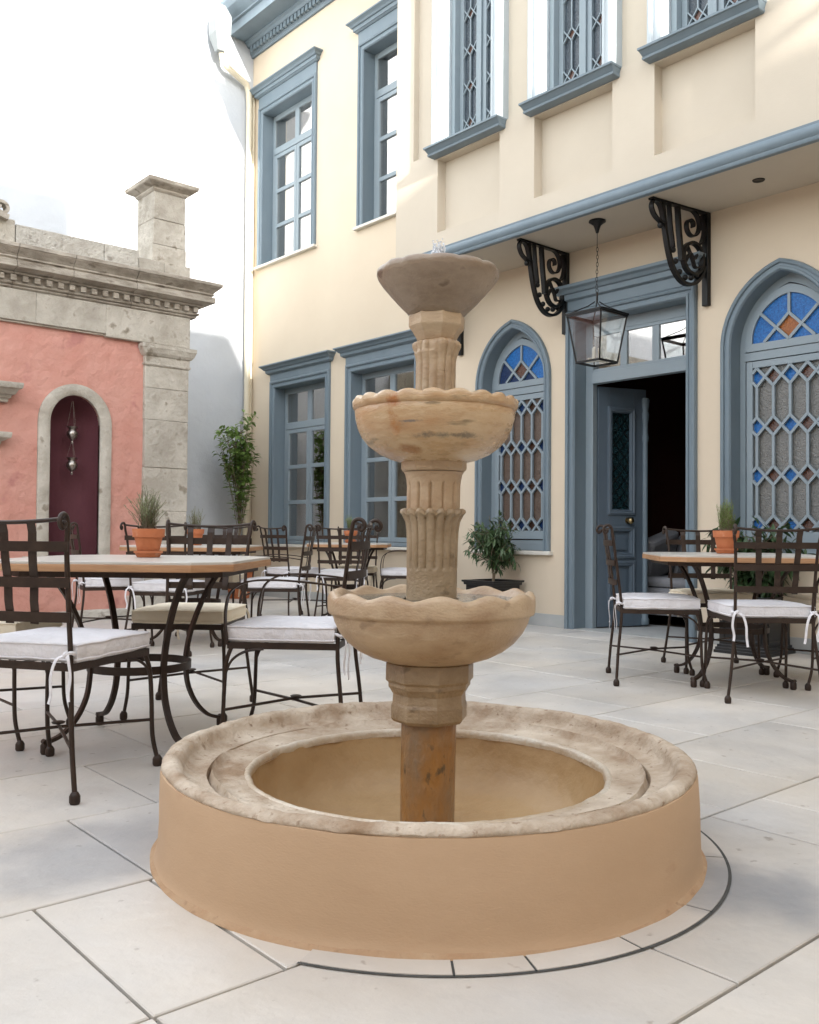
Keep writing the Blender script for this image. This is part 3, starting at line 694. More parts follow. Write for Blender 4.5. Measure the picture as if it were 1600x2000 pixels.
# ---- door
dpath = [(DOOR['y1'], 0.0), (DOOR['y1'], DOOR['z1']), (DOOR['y0'], DOOR['z1']), (DOOR['y0'], 0.0)]
door = house.part('doorway', MB().sweep(dpath, casing_prof(0.10, 1.25), mF), BLUE, label='open doorway with deep blue-grey surround and glazed transom')
house.part('reveal', reveal(dpath, 0.20), BLUE, parent=door)
house.part('frieze', MB().box(XF-0.03, XF+0.01, 4.105, 5.42, 2.902, 2.99), BLUE, parent=door)
lv = [(2.99, 0.04), (3.0, 0.065), (3.045, 0.07), (3.05, 0.09), (3.075, 0.11), (3.09, 0.14), (3.115, 0.145), (3.125, 0.02)]
house.part('cornice', cornice(4.10, 5.425, lv), BLUE, parent=door)
f = MB(); x0, x1 = XF+0.14, XF+0.20
f.box(x0, x1, 5.25, 5.333, 0, 2.80); f.box(x0, x1, 4.19, 4.255, 0, 2.80); f.box(x0+.001, x1, 4.255, 5.25, 2.70, 2.80); f.box(x0-0.02, x1, 4.255, 5.25, 2.235, 2.335)
f.box(x0+0.002, x1, 4.255, 5.25, 2.335, 2.37); f.box(x0+0.002, x1, 4.255, 5.25, 2.67, 2.70)
pw = (5.25-4.255)/3
for k in (1, 2): f.box(x0+0.004, x1, 4.255+pw*k-0.035, 4.255+pw*k+0.035, 2.37, 2.67)
house.part('frame', f, SASH, parent=door, bev=0.004)
for k in range(3):
    a = 4.255+pw*k+(0.035 if k else 0.02); b = 4.255+pw*(k+1)-(0.035 if k < 2 else 0.02)
    house.part('transom_pane', MB().box(x0+0.02, x0+0.024, a, b, 2.365, 2.675), GLASS, parent=door)
# open leaf, hinged at the left jamb and swung inwards
leaf_ang = radians(70)
HX, HY = XF+0.20, 5.235
ld = Vector((sin(leaf_ang), -cos(leaf_ang), 0)); ln = Vector((-cos(leaf_ang), -sin(leaf_ang), 0))   # along the leaf, outward face
def mL(u, v, d): p = Vector((HX, HY, 0))+ld*u-ln*d; return (p.x, p.y, v)
LW = 0.52
def lbox(mb, u0, u1, v0, v1, d0, d1):
    a = [mL(u, v, d) for d in (d0, d1) for (u, v) in ((u0, v0), (u1, v0), (u1, v1), (u0, v1))]
    return mb.add(a, [(0, 1, 2, 3), (7, 6, 5, 4), (0, 4, 5, 1), (1, 5, 6, 2), (2, 6, 7, 3), (3, 7, 4, 0)])
leaf = MB()
for (u0, u1, v0, v1) in ((0, 0.12, 0.015, 2.22), (LW-0.14, LW, 0.015, 2.22), (0.12, LW-0.14, 2.02, 2.22), (0.12, LW-0.14, 0.92, 1.06), (0.12, LW-0.14, 0.60, 0.66), (0.12, LW-0.14, 0.015, 0.20)):
    lbox(leaf, u0, u1, v0, v1, 0, 0.045)
dl = house.part('door_leaf', leaf, DOORSH, parent=door, bev=0.003, label='grey-blue door leaf standing open inwards')
lf = MB()
for (v0, v1, panel) in ((1.06, 2.02, 0), (0.66, 0.92, 1), (0.20, 0.60, 1)):
    pth = [(0.12, v0), (LW-0.14, v0), (LW-0.14, v1), (0.12, v1)]
    lf.sweep(pth, [(0.02, 0.0), (0.018, 0.014), (0.0, 0.02), (-0.012, 0.012), (-0.022, 0.012), (-0.034, -0.012), (-0.034, -0.02), (0.0, -0.02)], mL, closed=True)
    if panel:
        lbox(lf, 0.12, LW-0.14, v0, v1, 0.022, 0.03)
        lbox(lf, 0.12+0.07, LW-0.14-0.07, v0+0.06, v1-0.06, 0.008, 0.021)
house.part('panel_moulding', lf, DOORSH, parent=door)
house.part('door_glass', lbox(MB(), 0.15, LW-0.17, 1.08, 2.0, 0.028, 0.032), DARKG, parent=door)
gr_ = MB()
for k in range(-6, 14):
    for sg in (1, -1):
        a = (0.152, 1.09+k*0.11); b = (LW-0.172, 1.09+k*0.11+sg*(LW-0.324)*1.15)
        seg = clip_seg(a, b, 0.152, LW-0.172, 1.085, 1.995)
        if seg and (Vector(seg[0])-Vector(seg[1])).length > 0.02:
            gr_.bar(mL(*seg[0], 0.022+0.002*sg), mL(*seg[1], 0.022+0.002*sg), 0.007, 0.003, ln)
house.part('door_grille', gr_, BLACK, parent=door)
# turned half column on the meeting edge
hc = MB(); cu = LW-0.01; cp = Vector(mL(cu, 0, 0.0))
pr = [(0.030, 0.02), (0.038, 0.03), (0.038, 0.08), (0.030, 0.09), (0.034, 0.12), (0.026, 0.14), (0.026, 1.72), (0.030, 1.74), (0.034, 1.77), (0.028, 1.80), (0.026, 1.90), (0.034, 1.95), (0.036, 1.99), (0.028, 2.02), (0.036, 2.06), (0.040, 2.12), (0.030, 2.14)]
hc.lathe(pr, 16, (cp.x, cp.y), rf=lambda r, z, a: (r*(1-0.06*(0.14 < z < 1.72)*(0.5+0.5*cos(8*a))), z), capb=True, capt=True)
house.part('meeting_column', hc, BLUE, parent=door, smooth=50)
kn = MB(); kc = Vector(mL(LW-0.20, 0.99, -0.05)); kn.ball(kc, 0.032, 14); kn.tube([mL(LW-0.20, 0.99, 0.0), mL(LW-0.20, 0.99, -0.03)], 0.012, 10)
kn.tube([mL(LW-0.20, 0.99, 0.001), mL(LW-0.20, 0.99, -0.008)], 0.030, 14)
house.part('door_knob', kn, BRASS, parent=door, smooth=60)
house.part('threshold', MB().box(XF-0.02, XF+0.9, 4.19, 5.333, -0.004, 0.004), PLINTH, parent=door)
# plinth
pl = house.part('plinth', MB().box(XF-0.014, XF, 5.436, YE, 0.0, 0.115), PLINTH, bev=0.003)
house.part('plinth', MB().box(XF-0.014, XF, YB, 4.087, 0.0, 0.115), PLINTH, bev=0.003)
# dark rooms behind the openings
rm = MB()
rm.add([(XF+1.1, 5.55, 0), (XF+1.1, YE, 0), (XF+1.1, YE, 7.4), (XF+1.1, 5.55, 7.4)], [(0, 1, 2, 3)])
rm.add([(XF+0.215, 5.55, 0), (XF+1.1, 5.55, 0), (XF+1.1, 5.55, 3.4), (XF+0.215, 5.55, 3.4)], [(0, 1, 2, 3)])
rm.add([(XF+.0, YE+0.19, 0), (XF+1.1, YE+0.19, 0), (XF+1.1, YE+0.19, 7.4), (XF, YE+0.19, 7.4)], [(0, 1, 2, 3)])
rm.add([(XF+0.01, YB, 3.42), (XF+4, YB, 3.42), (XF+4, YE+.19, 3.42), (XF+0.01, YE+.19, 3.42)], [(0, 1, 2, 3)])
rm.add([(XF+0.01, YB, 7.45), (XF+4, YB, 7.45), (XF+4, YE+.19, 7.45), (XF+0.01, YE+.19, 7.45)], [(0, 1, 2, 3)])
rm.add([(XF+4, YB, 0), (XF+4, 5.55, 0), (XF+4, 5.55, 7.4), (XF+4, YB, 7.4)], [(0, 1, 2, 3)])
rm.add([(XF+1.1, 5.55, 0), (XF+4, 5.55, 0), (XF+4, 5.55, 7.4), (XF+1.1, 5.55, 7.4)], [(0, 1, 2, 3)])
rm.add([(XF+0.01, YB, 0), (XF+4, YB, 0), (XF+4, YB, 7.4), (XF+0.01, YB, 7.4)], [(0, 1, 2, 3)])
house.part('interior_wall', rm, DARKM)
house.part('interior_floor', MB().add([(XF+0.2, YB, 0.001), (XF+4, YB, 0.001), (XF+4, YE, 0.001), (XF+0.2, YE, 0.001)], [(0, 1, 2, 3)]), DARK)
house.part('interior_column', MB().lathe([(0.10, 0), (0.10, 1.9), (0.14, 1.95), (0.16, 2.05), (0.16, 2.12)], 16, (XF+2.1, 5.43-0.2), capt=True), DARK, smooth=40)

# ---- overhanging storey
XB = 5.87; YL = 7.015; mB = lambda y, z, d: (XB+d, y, z)
bays = [5.99, 4.775, 3.58, 1.30]
lowrec = [(c-0.395, c+0.415) for c in bays]
by0, bz1 = -4.0, 7.6
bay = MB()
# lower band with recessed panels
bay.sheet([(by0, 3.45), (YL, 3.45), (YL, 4.50), (by0, 4.50)], [[(a, 3.715), (b, 3.715), (b, 4.415), (a, 4.415)] for a, b in lowrec], mB, reveal=0.105)
for a, b in lowrec: bay.add([(XB+0.105, a-.001, 3.71), (XB+0.105, b+.001, 3.71), (XB+0.105, b+.001, 4.42), (XB+0.105, a-.001, 4.42)], [(0, 1, 2, 3)])
# upper wall: set back between windows, full depth at the corner
SB = 0.065
bay.add([(XB, by0, 4.50), (XB+SB, by0, 4.50), (XB+SB, YL-0.26, 4.50), (XB, YL-0.26, 4.50)], [(0, 1, 2, 3)])
bay.add([(XB, YL-0.26, 4.50), (XB, YL, 4.50), (XB, YL, bz1), (XB, YL-0.26, bz1)], [(0, 1, 2, 3)])
bay.add([(XB, YL-0.26, 4.50), (XB+SB, YL-0.26, 4.50), (XB+SB, YL-0.26, bz1), (XB, YL-0.26, bz1)], [(0, 1, 2, 3)])
mB2 = lambda y, z, d: (XB+SB+d, y, z)
wz0, wz1 = 4.515, 6.75
bay.sheet([(by0, 4.50), (YL-0.26, 4.50), (YL-0.26, bz1), (by0, bz1)], [[(c-0.335, wz0), (c+0.335, wz0), (c+0.335, wz1), (c-0.335, wz1)] for c in bays], mB2)
bay.add([(XB, YL, 3.45), (XF, YL, 3.45), (XF, YL, bz1), (XB, YL, bz1)], [(0, 1, 2, 3)])
bay.add([(XB, by0, 3.45), (XF, by0, 3.45), (XF, by0, bz1), (XB, by0, bz1)], [(0, 1, 2, 3)])
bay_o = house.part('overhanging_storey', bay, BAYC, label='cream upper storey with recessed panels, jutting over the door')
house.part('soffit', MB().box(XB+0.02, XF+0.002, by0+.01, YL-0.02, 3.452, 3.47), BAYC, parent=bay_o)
house.part('recessed_spotlight', MB().lathe([(0.0, 3.449), (0.036, 3.449), (0.042, 3.446), (0.045, 3.452)], 20, (6.26, 3.371)), BLACK, parent=bay_o, smooth=40)
prof = [(XB+0.03, 3.437), (XB-0.012, 3.437), (XB-0.022, 3.45), (XB-0.022, 3.462), (XB-0.028, 3.466), (XB-0.040, 3.485), (XB-0.046, 3.505), (XB-0.040, 3.525), (XB-0.030, 3.535), (XB-0.032, 3.552), (XB-0.015, 3.556), (XB+0.01, 3.556)]
mb = MB().loft([[(x, by0, z) for x, z in prof], [(x+0.0, YL+0.0+(XB-x), z) for x, z in prof]])
house.part('lower_moulding', mb, BLUE, parent=bay_o, smooth=50)
def mBs(s): return lambda y, z, d: (XB+SB+d, y, z)
for i, c in enumerate(bays):
    labs = ['first lattice window of the overhanging storey, beside its left corner', 'second lattice window of the overhanging storey, over the left iron bracket', 'third lattice window of the overhanging storey, over the right iron bracket', 'lattice window of the overhanging storey', 'lattice window of the overhanging storey']
    wp = [(c+0.335, wz0), (c+0.335, wz1), (c-0.335, wz1), (c-0.335, wz0)]
    # thick white casing standing proud of the set-back wall
    prf = [(0, -0.05), (0, 0.122), (0.014, 0.130), (0.030, 0.130), (0.034, 0.124), (0.052, 0.124), (0.056, 0.136), (0.078, 0.142), (0.098, 0.136), (0.104, 0.126), (0.104, -0.01)]
    wn_ = house.part('lattice_window', MB().sweep(wp, prf, mB2), WHITEP, label=labs[i])
    # painted inner frame
    fx0 = XB+SB+0.05
    ff = MB(); ff.box(fx0-0.02, fx0+0.12, c+0.285, c+0.333, wz0, wz1); ff.box(fx0-0.02, fx0+0.12, c-0.333, c-0.285, wz0, wz1); ff.box(fx0-0.019, fx0+0.12, c-0.285, c+0.285, wz1-0.05, wz1)
    ff.box(fx0-0.019, fx0+0.12, c-0.285, c+0.285, wz0, wz0+0.05)
    ff.box(fx0+0.035, fx0+0.10, c-0.285, c+0.285, wz0+0.05, wz0+0.09)
    ff.box(fx0+0.026, fx0+0.10, c-0.018, c+0.018, wz0+0.05, wz1-0.05)
    house.part('frame', ff, SASH, parent=wn_, bev=0.003)
    for sg in (1, -1):
        a, b = (c+0.020, c+0.283) if sg > 0 else (c-0.283, c-0.020)
        s = MB(); sx0, sx1 = fx0+0.045, fx0+0.085; sw = 0.046; za, zb = wz0+0.115, wz1-0.06
        s.box(sx0, sx1, b-sw, b, za, zb); s.box(sx0, sx1, a, a+sw, za, zb); s.box(sx0+.001, sx1, a+sw, b-sw, zb-sw, zb); s.box(sx0+.001, sx1, a+sw, b-sw, za, za+sw)
        house.part('sash', s, SASH, parent=wn_, bev=0.003)
        if i < 3:
            # pairs of lights in each sash: one post with crosses
            rows = [za+sw+0.06+0.348*k for k in range(6)]
            ym_ = (a+b)/2; hw = (b-a)/2-sw
            mfz = lambda y, z, d: (sx0+0.014+d, y, z)
            prev = za+sw
            for zc in rows:
                if zc+0.05 > zb-sw: break
                if zc-0.062 > prev+0.01:
                    m = MB(); m.bar(mfz(ym_, prev, 0), mfz(ym_, zc-0.055, 0), 0.011, 0.016, (-1, 0, 0)); house.part('bar', m, SASH, parent=wn_)
                prev = zc+0.055
                for (sa, k2) in ((1, 0), (-1, 1)):
                    for off in (-1, 1):
                        # two crossing pairs make a diamond on the post
                        pa = (ym_, zc-0.055) if sa > 0 else (ym_, zc+0.055)
                        pb = (ym_+off*hw, zc-0.055+sa*0.0+ (0.11 if sa > 0 else -0.0)) if sa > 0 else (ym_+off*hw, zc-0.055)
                        if sa < 0: pb = (ym_+off*hw, zc-0.055)
                        m = MB(); m.bar(mfz(*pa, -0.001*k2-0.001), mfz(*pb, -0.001*k2-0.001), 0.010, 0.016, (-1, 0, 0)); house.part('bar', m, SASH, parent=wn_)
                house.part('pane', MB().poly([(ym_, zc-0.055), (ym_+hw/2, zc), (ym_, zc+0.055), (ym_-hw/2, zc)], mfz, 0.009, 0.012), AMBER, parent=wn_)
            if prev < zb-sw:
                m = MB(); m.bar(mfz(ym_, prev, 0), mfz(ym_, zb-sw, 0), 0.011, 0.016, (-1, 0, 0)); house.part('bar', m, SASH, parent=wn_)
        house.part('pane', MB().box(sx0+0.028, sx0+0.032, a+sw, b-sw, za+sw, zb-sw), BAYG, parent=wn_)
    # sill moulding
    ya, yb = c-0.44, c+0.44
    lv = [(4.425, 0.055), (4.432, 0.085), (4.448, 0.09), (4.452, 0.078), (4.470, 0.095), (4.488, 0.115), (4.492, 0.13), (4.508, 0.132), (4.514, 0.10)]
    rings = [[(XB+0.06, ya-p*0.3, z), (XB-p, ya-p*0.3, z), (XB-p, yb+p*0.3, z), (XB+0.06, yb+p*0.3, z)] for z, p in lv]
    house.part('sill', MB().loft(rings), BLUE, parent=wn_)
# ---- eaves
def eaves(x0, ya, yb, z0, endret=False):
    pr = [(x0+0.02, z0), (x0-0.03, z0), (x0-0.04, z0+0.03), (x0-0.055, z0+0.04), (x0-0.055, z0+0.12), (x0-0.10, z0+0.125), (x0-0.12, z0+0.16), (x0-0.15, z0+0.175), (x0-0.15, z0+0.19),
          (x0-0.37, z0+0.20), (x0-0.37, z0+0.33), (x0-0.40, z0+0.34), (x0-0.40, z0+0.36), (x0-0.44, z0+0.40), (x0-0.50, z0+0.47), (x0-0.53, z0+0.55), (x0-0.53, z0+0.60), (x0+0.02, z0+0.62)]
    return MB().loft([[(x, ya, z) for x, z in pr], [(x, yb+(x0-x if endret else 0), z) for x, z in pr]])
roof = house.part('eaves_cornice', eaves(XF, YL+0.0, YE-0.002, 7.43), BLUE, label='blue-grey eaves cornice with a row of dentils')
for k in range(48):
    y = YE-0.07-k*0.083
    house.part('dentil', MB().box(XF-0.098, XF-0.05, y-0.055, y, 7.475, 7.548), BLUE, parent=roof)
roof2 = house.part('eaves_cornice', eaves(XB, by0, YL, 7.43, True), BLUE)
house.part('roof', MB().box(XB-0.4, XF+4.0, by0, YL+0.4, 8.052, 8.20).box(XF-0.45, XF+4, YL+.401, YE+1.0, 8.053, 8.2), TERRA)
# ---- rainwater goods
dp = MB().tube([(6.03, 10.86, 7.25), (6.05, 10.87, 7.17), (6.12, 10.89, 7.11), (6.36, 10.93, 7.03), (6.46, 10.94, 6.99), (6.50, 10.945, 6.90), (6.512, 10.945, 6.70), (6.525, 10.945, 3.0), (6.53, 10.945, 0.02)], 0.042, 14)
dpo = house.part('downpipe', dp, PIPE, smooth=60, label='cream rainwater pipe running down the corner')
for z in (1.1, 3.2, 5.0):
    house.part('pipe_collar', MB().tube([(6.527, 10.945, z-0.02), (6.527, 10.945, z+0.02)], 0.048, 14), PIPE, parent=dpo, smooth=60)
house.part('thin_pipe', MB().tube([(6.592, 10.965, 6.9), (6.592, 10.965, 0.02)], 0.022, 10), PIPE, smooth=60)
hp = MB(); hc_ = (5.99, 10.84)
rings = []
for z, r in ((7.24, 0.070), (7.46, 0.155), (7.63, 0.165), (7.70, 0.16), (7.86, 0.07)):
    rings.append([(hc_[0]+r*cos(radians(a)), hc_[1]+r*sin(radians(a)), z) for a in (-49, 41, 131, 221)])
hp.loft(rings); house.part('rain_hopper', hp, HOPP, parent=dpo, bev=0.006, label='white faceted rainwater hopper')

# ================================================================== WHITE WALL at the end of the court
wt = Thing('white_wall', 'smooth white rendered wall closing the court behind the tree', 'wall', (2.0, YE, 0))
wt.part('wall_face', MB().box(-5.0, 6.62, YE, YE+0.25, 0, 9.6), WHITE)

# ================================================================== PINK GARDEN FACADE
YP = 8.72; mP = lambda x, z, d: (x, YP+d, z)
pk = Thing('pink_facade', 'old pink plastered facade with carved stone cornice and an arched niche', 'facade', (3.2, YP, 0))
nx0, nx1 = 3.083, 3.563; nxc = (nx0+nx1)/2
def round_arch(xc, w, z0, zs, h, n=20):
    return [(xc-w, z0)]+[(xc-w*cos(pi*k/n), zs+h*sin(pi*k/n)) for k in range(n+1)]+[(xc+w, z0)]
nin = round_arch(nxc, 0.24, 0.62, 1.88, 0.27); nout = round_arch(nxc-0.0, 0.352, 0.62, 1.88, 0.375)
pk.part('plaster_wall', MB().sheet([(-4.0, 0), (4.01, 0), (4.01, 2.79), (-4.0, 2.79)], [list(reversed(nin))], mP, reveal=0.04), PINK)
pk.part('side_wall', MB().box(4.30, 4.465, YP+0.02, YE, 0, 3.3), STONE)
# niche: half-round recess
nb = MB(); rings = []
nn = 20
for z in [0.62+1.26*k/6 for k in range(7)]:
    rings.append([(nxc-0.24*cos(pi*k/nn), YP+0.03+0.26*sin(pi*k/nn), z) for k in range(nn+1)])
for j in range(1, 9):
    a = pi/2*j/8; rings.append([(nxc-0.24*cos(a)*cos(pi*k/nn), YP+0.03+0.26*cos(a)*sin(pi*k/nn), 1.88+0.27*sin(a)) for k in range(nn+1)])
nb.loft(rings, closed_ring=False)
nb.add([(nx0, YP, 0.62), (nx1, YP, 0.62), (nx1, YP+0.3, 0.62), (nx0, YP+0.3, 0.62)], [(0, 1, 2, 3)])
pk.part('niche', nb, MAROON, smooth=60, label='dark maroon arched niche')
sr = MB(); pr = [(0.0, -0.03), (0.0, 0.02), (0.02, 0.032), (0.085, 0.036), (0.112, 0.024), (0.112, 0.0)]
# surround in separate stones
def arch_piece(i0, i1):
    path = nin[i0:i1+1]; m = MB(); rings = []
    for q in range(i0, i1+1):
        a_, b_ = nin[q], nout[q]
        du, dv = b_[0]-a_[0], b_[1]-a_[1]; ll = sqrt(du*du+dv*dv)
        rings.append([(a_[0]+du/ll*o*ll/0.112, YP-p, a_[1]+dv/ll*o*ll/0.112) for o, p in pr])
    return m.loft(rings)
for (i0, i1) in ((0, 1), (1, 6), (6, 11), (11, 16), (16, 21), (21, 22)):
    pk.part('surround_stone', arch_piece(i0, i1), STONE, smooth=40)
pk.part('niche_ledge', MB().box(2.85, 3.80, YP-0.05, YP+0.05, 0.555, 0.618), STONE, bev=0.01)
# corner pilaster stones
random.seed(11)
def stonebox(T, name, x0, x1, y0, y1, z0, z1, m, bev=0.006, parent=None):
    j = lambda: random.uniform(-0.004, 0.004)
    return T.part(name, MB().box(x0+j(), x1+j(), y0+j(), y1, z0, z1), m, bev=bev, parent=parent)
zs = [0.0, 0.22, 0.62, 1.06, 1.50, 1.98, 2.30, 2.52]
for a, b in zip(zs, zs[1:]):
    x0, x1 = (3.86, 4.50) if a == 0.0 else (4.005, 4.480)
    if 0.5 < a < 2.1 and random.random() < 0.3:
        xm = random.uniform(4.15, 4.33); stonebox(pk, 'pilaster_stone', x0, xm-0.002, YP-0.045, YP+0.3, a+.001, b-.001, STONE); stonebox(pk, 'pilaster_stone', xm+.002, x1, YP-0.045, YP+0.3, a+.001, b-.001, STONE)
    else: stonebox(pk, 'pilaster_stone', x0, x1, YP-(0.08 if a == 0 else 0.045), YP+0.3, a+.001, b-.001, ROUGHS if a == 0 else STONE)
lv = [(2.52, 0.045), (2.535, 0.06), (2.55, 0.06), (2.555, 0.05), (2.62, 0.052), (2.625, 0.066), (2.65, 0.085), (2.69, 0.10), (2.70, 0.105), (2.735, 0.105), (2.745, 0.05)]
cap = MB().loft([[(4.005-(p-0.045), YP+0.1, z), (4.005-(p-0.045), YP-p, z), (4.48+(p-0.045), YP-p, z), (4.48+(p-0.045), YP+0.1, z)] for z, p in lv])
pk.part('capital', cap, STONE)
# plinth stones
x = -2.0
while x < 3.85:
    w = random.uniform(0.45, 0.8); x2 = min(x+w, 3.857); stonebox(pk, 'plinth_stone', x, x2-0.004, YP-random.uniform(.045, .07), YP+0.02, 0.0, random.uniform(0.085, 0.12), ROUGHS, bev=0.012); x = x2
# frieze stones
xs = [-1.5, -0.2, 1.0, 2.10, 2.925, 3.591, 4.485]
for a, b in zip(xs, xs[1:]): stonebox(pk, 'frieze_stone', a+.001, b-.001, YP-0.05, YP+0.3, 2.775 if b < 4.4 else 2.747, 3.062, STONE)
pk.part('frieze_shadow_strip', MB().box(-1.5, 4.0, YP-0.03, YP+.02, 2.758, 2.773), STONED)
# cornice stones
CP = [(3.064, 0.0), (3.064, 0.052), (3.074, 0.070), (3.084, 0.070), (3.088, 0.056), (3.098, 0.088), (3.118, 0.094), (3.120, 0.070), (3.178, 0.070), (3.180, 0.118), (3.196, 0.124), (3.200, 0.108), (3.214, 0.138), (3.222, 0.205), (3.224, 0.215), (3.280, 0.215), (3.282, 0.188), (3.296, 0.190), (3.304, 0.206), (3.316, 0.208), (3.320, 0.196), (3.345, 0.222), (3.378, 0.258), (3.384, 0.258), (3.386, 0.270), (3.42, 0.272), (3.43, 0.0)]
xs = [-1.6, -0.4, 0.6, 1.55, 2.40, 2.70, 3.21, 3.83, 4.485]
for i, (a, b) in enumerate(zip(xs, xs[1:])):
    last = i == len(xs)-2
    rings = [[(a+0.002, YP-p, z) for z, p in CP], [(b-0.002 + (p*0.95 if last else 0), YP-p, z) for z, p in CP]]
    if last:
        rings.append([(b-0.002+p*0.95, YP+0.5, z) for z, p in CP])
    mb = MB().loft(rings)
    pk.part('cornice_stone', mb, STONED, bev=0.004)
x = 4.545
while x > 0.5:
    pk.part('dentil', MB().box(x-0.052, x, YP-0.118, YP-0.07, 3.122, 3.174), STONED, bev=0.003); x -= 0.107
# parapet
xs = [0.2, 1.3, 2.20, 2.74, 3.17, 3.58, 3.93]
for i, (a, b) in enumerate(zip(xs, xs[1:])): stonebox(pk, 'parapet_stone', a+.001, b-.001, YP-0.02, YP+0.28, 3.432, 3.68-(0.015 if i > 2 else 0)+(0.02 if i == 2 else 0), STONE if i == 2 else ROUGHS, bev=0.008)
stonebox(pk, 'parapet_stone', 3.933, 4.20, YP-0.025, YP+0.45, 3.432, 3.60, STONE); stonebox(pk, 'parapet_stone', 4.204, 4.49, YP-0.025, YP+0.45, 3.432, 3.60, STONE)
# broken scroll ornament at the left end of the parapet
sc = MB(); pts = []
for k in range(40):
    a = k/39*4.6*pi/2; r = 0.075*(1-k/52); pts.append((2.60-r*cos(a+0.4), YP-0.03, 3.765+r*sin(a+0.4)*0.9))
sc.strap(pts, 0.10, 0.028, wdir=(0, 1, 0)); sc.strap([(2.66, YP-.03, 3.69), (2.55, YP-.03, 3.72), (2.44, YP-.03, 3.82), (2.3, YP-.03, 4.0), (2.1, YP-.03, 4.15)], 0.12, 0.05, wdir=(0, 1, 0))
sc.poly([(2.66, 3.685), (2.66, 3.74), (2.56, 3.76), (2.44, 3.82), (2.3, 4.0), (2.0, 4.2), (2.0, 3.685)], mP, 0.0, 0.2)
pk.part('scroll_ornament', sc, STONED, smooth=40)
# stone pillar above the cornice
pil = [(3.60, 3.80, 4.112, 4.488), (3.80, 4.06, 4.120, 4.480), (4.06, 4.34, 4.124, 4.474)]
for z0, z1, a, b in pil: stonebox(pk, 'pillar_stone', a, b, 8.78, 9.17, z0+.001, z1-.001, STONE, bev=0.005)
lv = [(4.34, 0.0), (4.352, 0.012), (4.362, 0.02), (4.375, 0.02), (4.39, 0.05), (4.41, 0.085), (4.42, 0.095), (4.45, 0.10), (4.46, 0.085), (4.465, 0.03)]
pk.part('pillar_cap', MB().loft([[(4.12-p, 9.17+p, z), (4.12-p, 8.78-p, z), (4.478+p, 8.78-p, z), (4.478+p, 9.17+p, z)] for z, p in lv]), STONED)
# carved hood over the central opening, at the left edge of the picture
for (xr, zb_, zt_, pr_) in ((2.66, 2.02, 2.185, 0.20), (2.585, 1.60, 1.74, 0.14)):
    lv = [(zb_, 0.05), (zb_+0.03, 0.055), (zb_+0.035, 0.08), (zb_+0.06, 0.085), (zb_+0.065, 0.12), (zt_-0.06, 0.15), (zt_-0.05, 0.19), (zt_-0.02, 0.2), (zt_, 0.2), (zt_+0.005, 0.05)]
    pk.part('stone_hood', MB().loft([[(1.2, YP+.02, z), (1.2, YP-p*pr_/0.2, z), (xr+p*0.6, YP-p*pr_/0.2, z), (xr+p*0.6, YP+.02, z)] for z, p in lv]), STONE, bev=0.004)
pk.part('stone_jamb', MB().box(1.2, 2.60, YP-0.04, YP+0.02, 0.1, 0.85), STONE, bev=0.01)

# ================================================================== REAR BUILDINGS (behind the viewer; they shade the court and show in the panes)
rb = Thing('rear_shade_building', 'unseen plain plastered building behind the viewer, its stepped top shaped to shade the court', 'building', (0, -5.2, 0))
prf = [(-9, 0), (9, 0), (9, 6.2), (4.75, 6.2), (4.36, 6.40), (4.28, 6.60), (4.275, 6.35), (4.175, 6.33), (4.165, 7.05), (4.08, 7.07), (4.05, 7.42), (3.86, 7.44), (3.82, 7.76), (3.52, 7.80), (3.20, 8.42), (2.15, 8.42), (2.12, 8.74), (0.98, 8.74), (0.96, 9.78), (-9, 9.78)]  # roofline steps and notches shaped to cast the shade edges and sun patches
rb.part('wall', MB().poly(prf, lambda u, v, d: (u, -5.2-d, v), 0, 0.45), REARW)
for xx in (-5, -2.2, 0.6, 3.2, 6.0):
    for zz in (0.9, 4.0):
        if zz > 3 and xx > 4: continue
        rb.part('shutter', MB().box(xx-0.5, xx+0.5, -5.2, -5.16, zz, zz+1.7), BLUE)
rr_ = MB()  # rails added on the unseen roof to throw shade streaks on the bay
for zz in (6.70, 6.95, 7.5): rr_.box(4.24, 8.9, -5.30, -5.24, zz-0.03, zz+0.03)
for xx in (4.27, 5.4, 6.6, 7.8): rr_.box(xx-0.02, xx+0.02, -5.29, -5.25, 6.2, 7.5)
rb.part('streak_railing', rr_, BLACK)
lw = Thing('side_building', 'plain plastered wall along the far side of the court', 'wall', (-6.0, 2.0, 0))
lw.part('wall', MB().box(-6.4, -6.0, -5.2, 11.0, 0, 4.2), REARW)
# ================================================================== FOUNTAIN
FC = Vector((1.775, 1.961, 0)); K = 0.001471
fn = Thing('fountain', 'three-tiered carved marble fountain with fluted column standing in a round plastered basin', 'fountain', FC)
zf = lambda y: 0.87+(1038.5-y)*K
LX, LY = 0.7557*0.00001, 0.0
lean = 0.0125
def lift(mb):      # the old column leans a touch towards the right of the camera
    for p in mb.v:
        t = max(0, p.z-0.1)*lean; p.x += 0.7557*t; p.y -= 0.6549*t
    return mb
def chip(p, a, s): return noise.fractal(Vector(p)*s, 1.0, 2.0, 4)*a
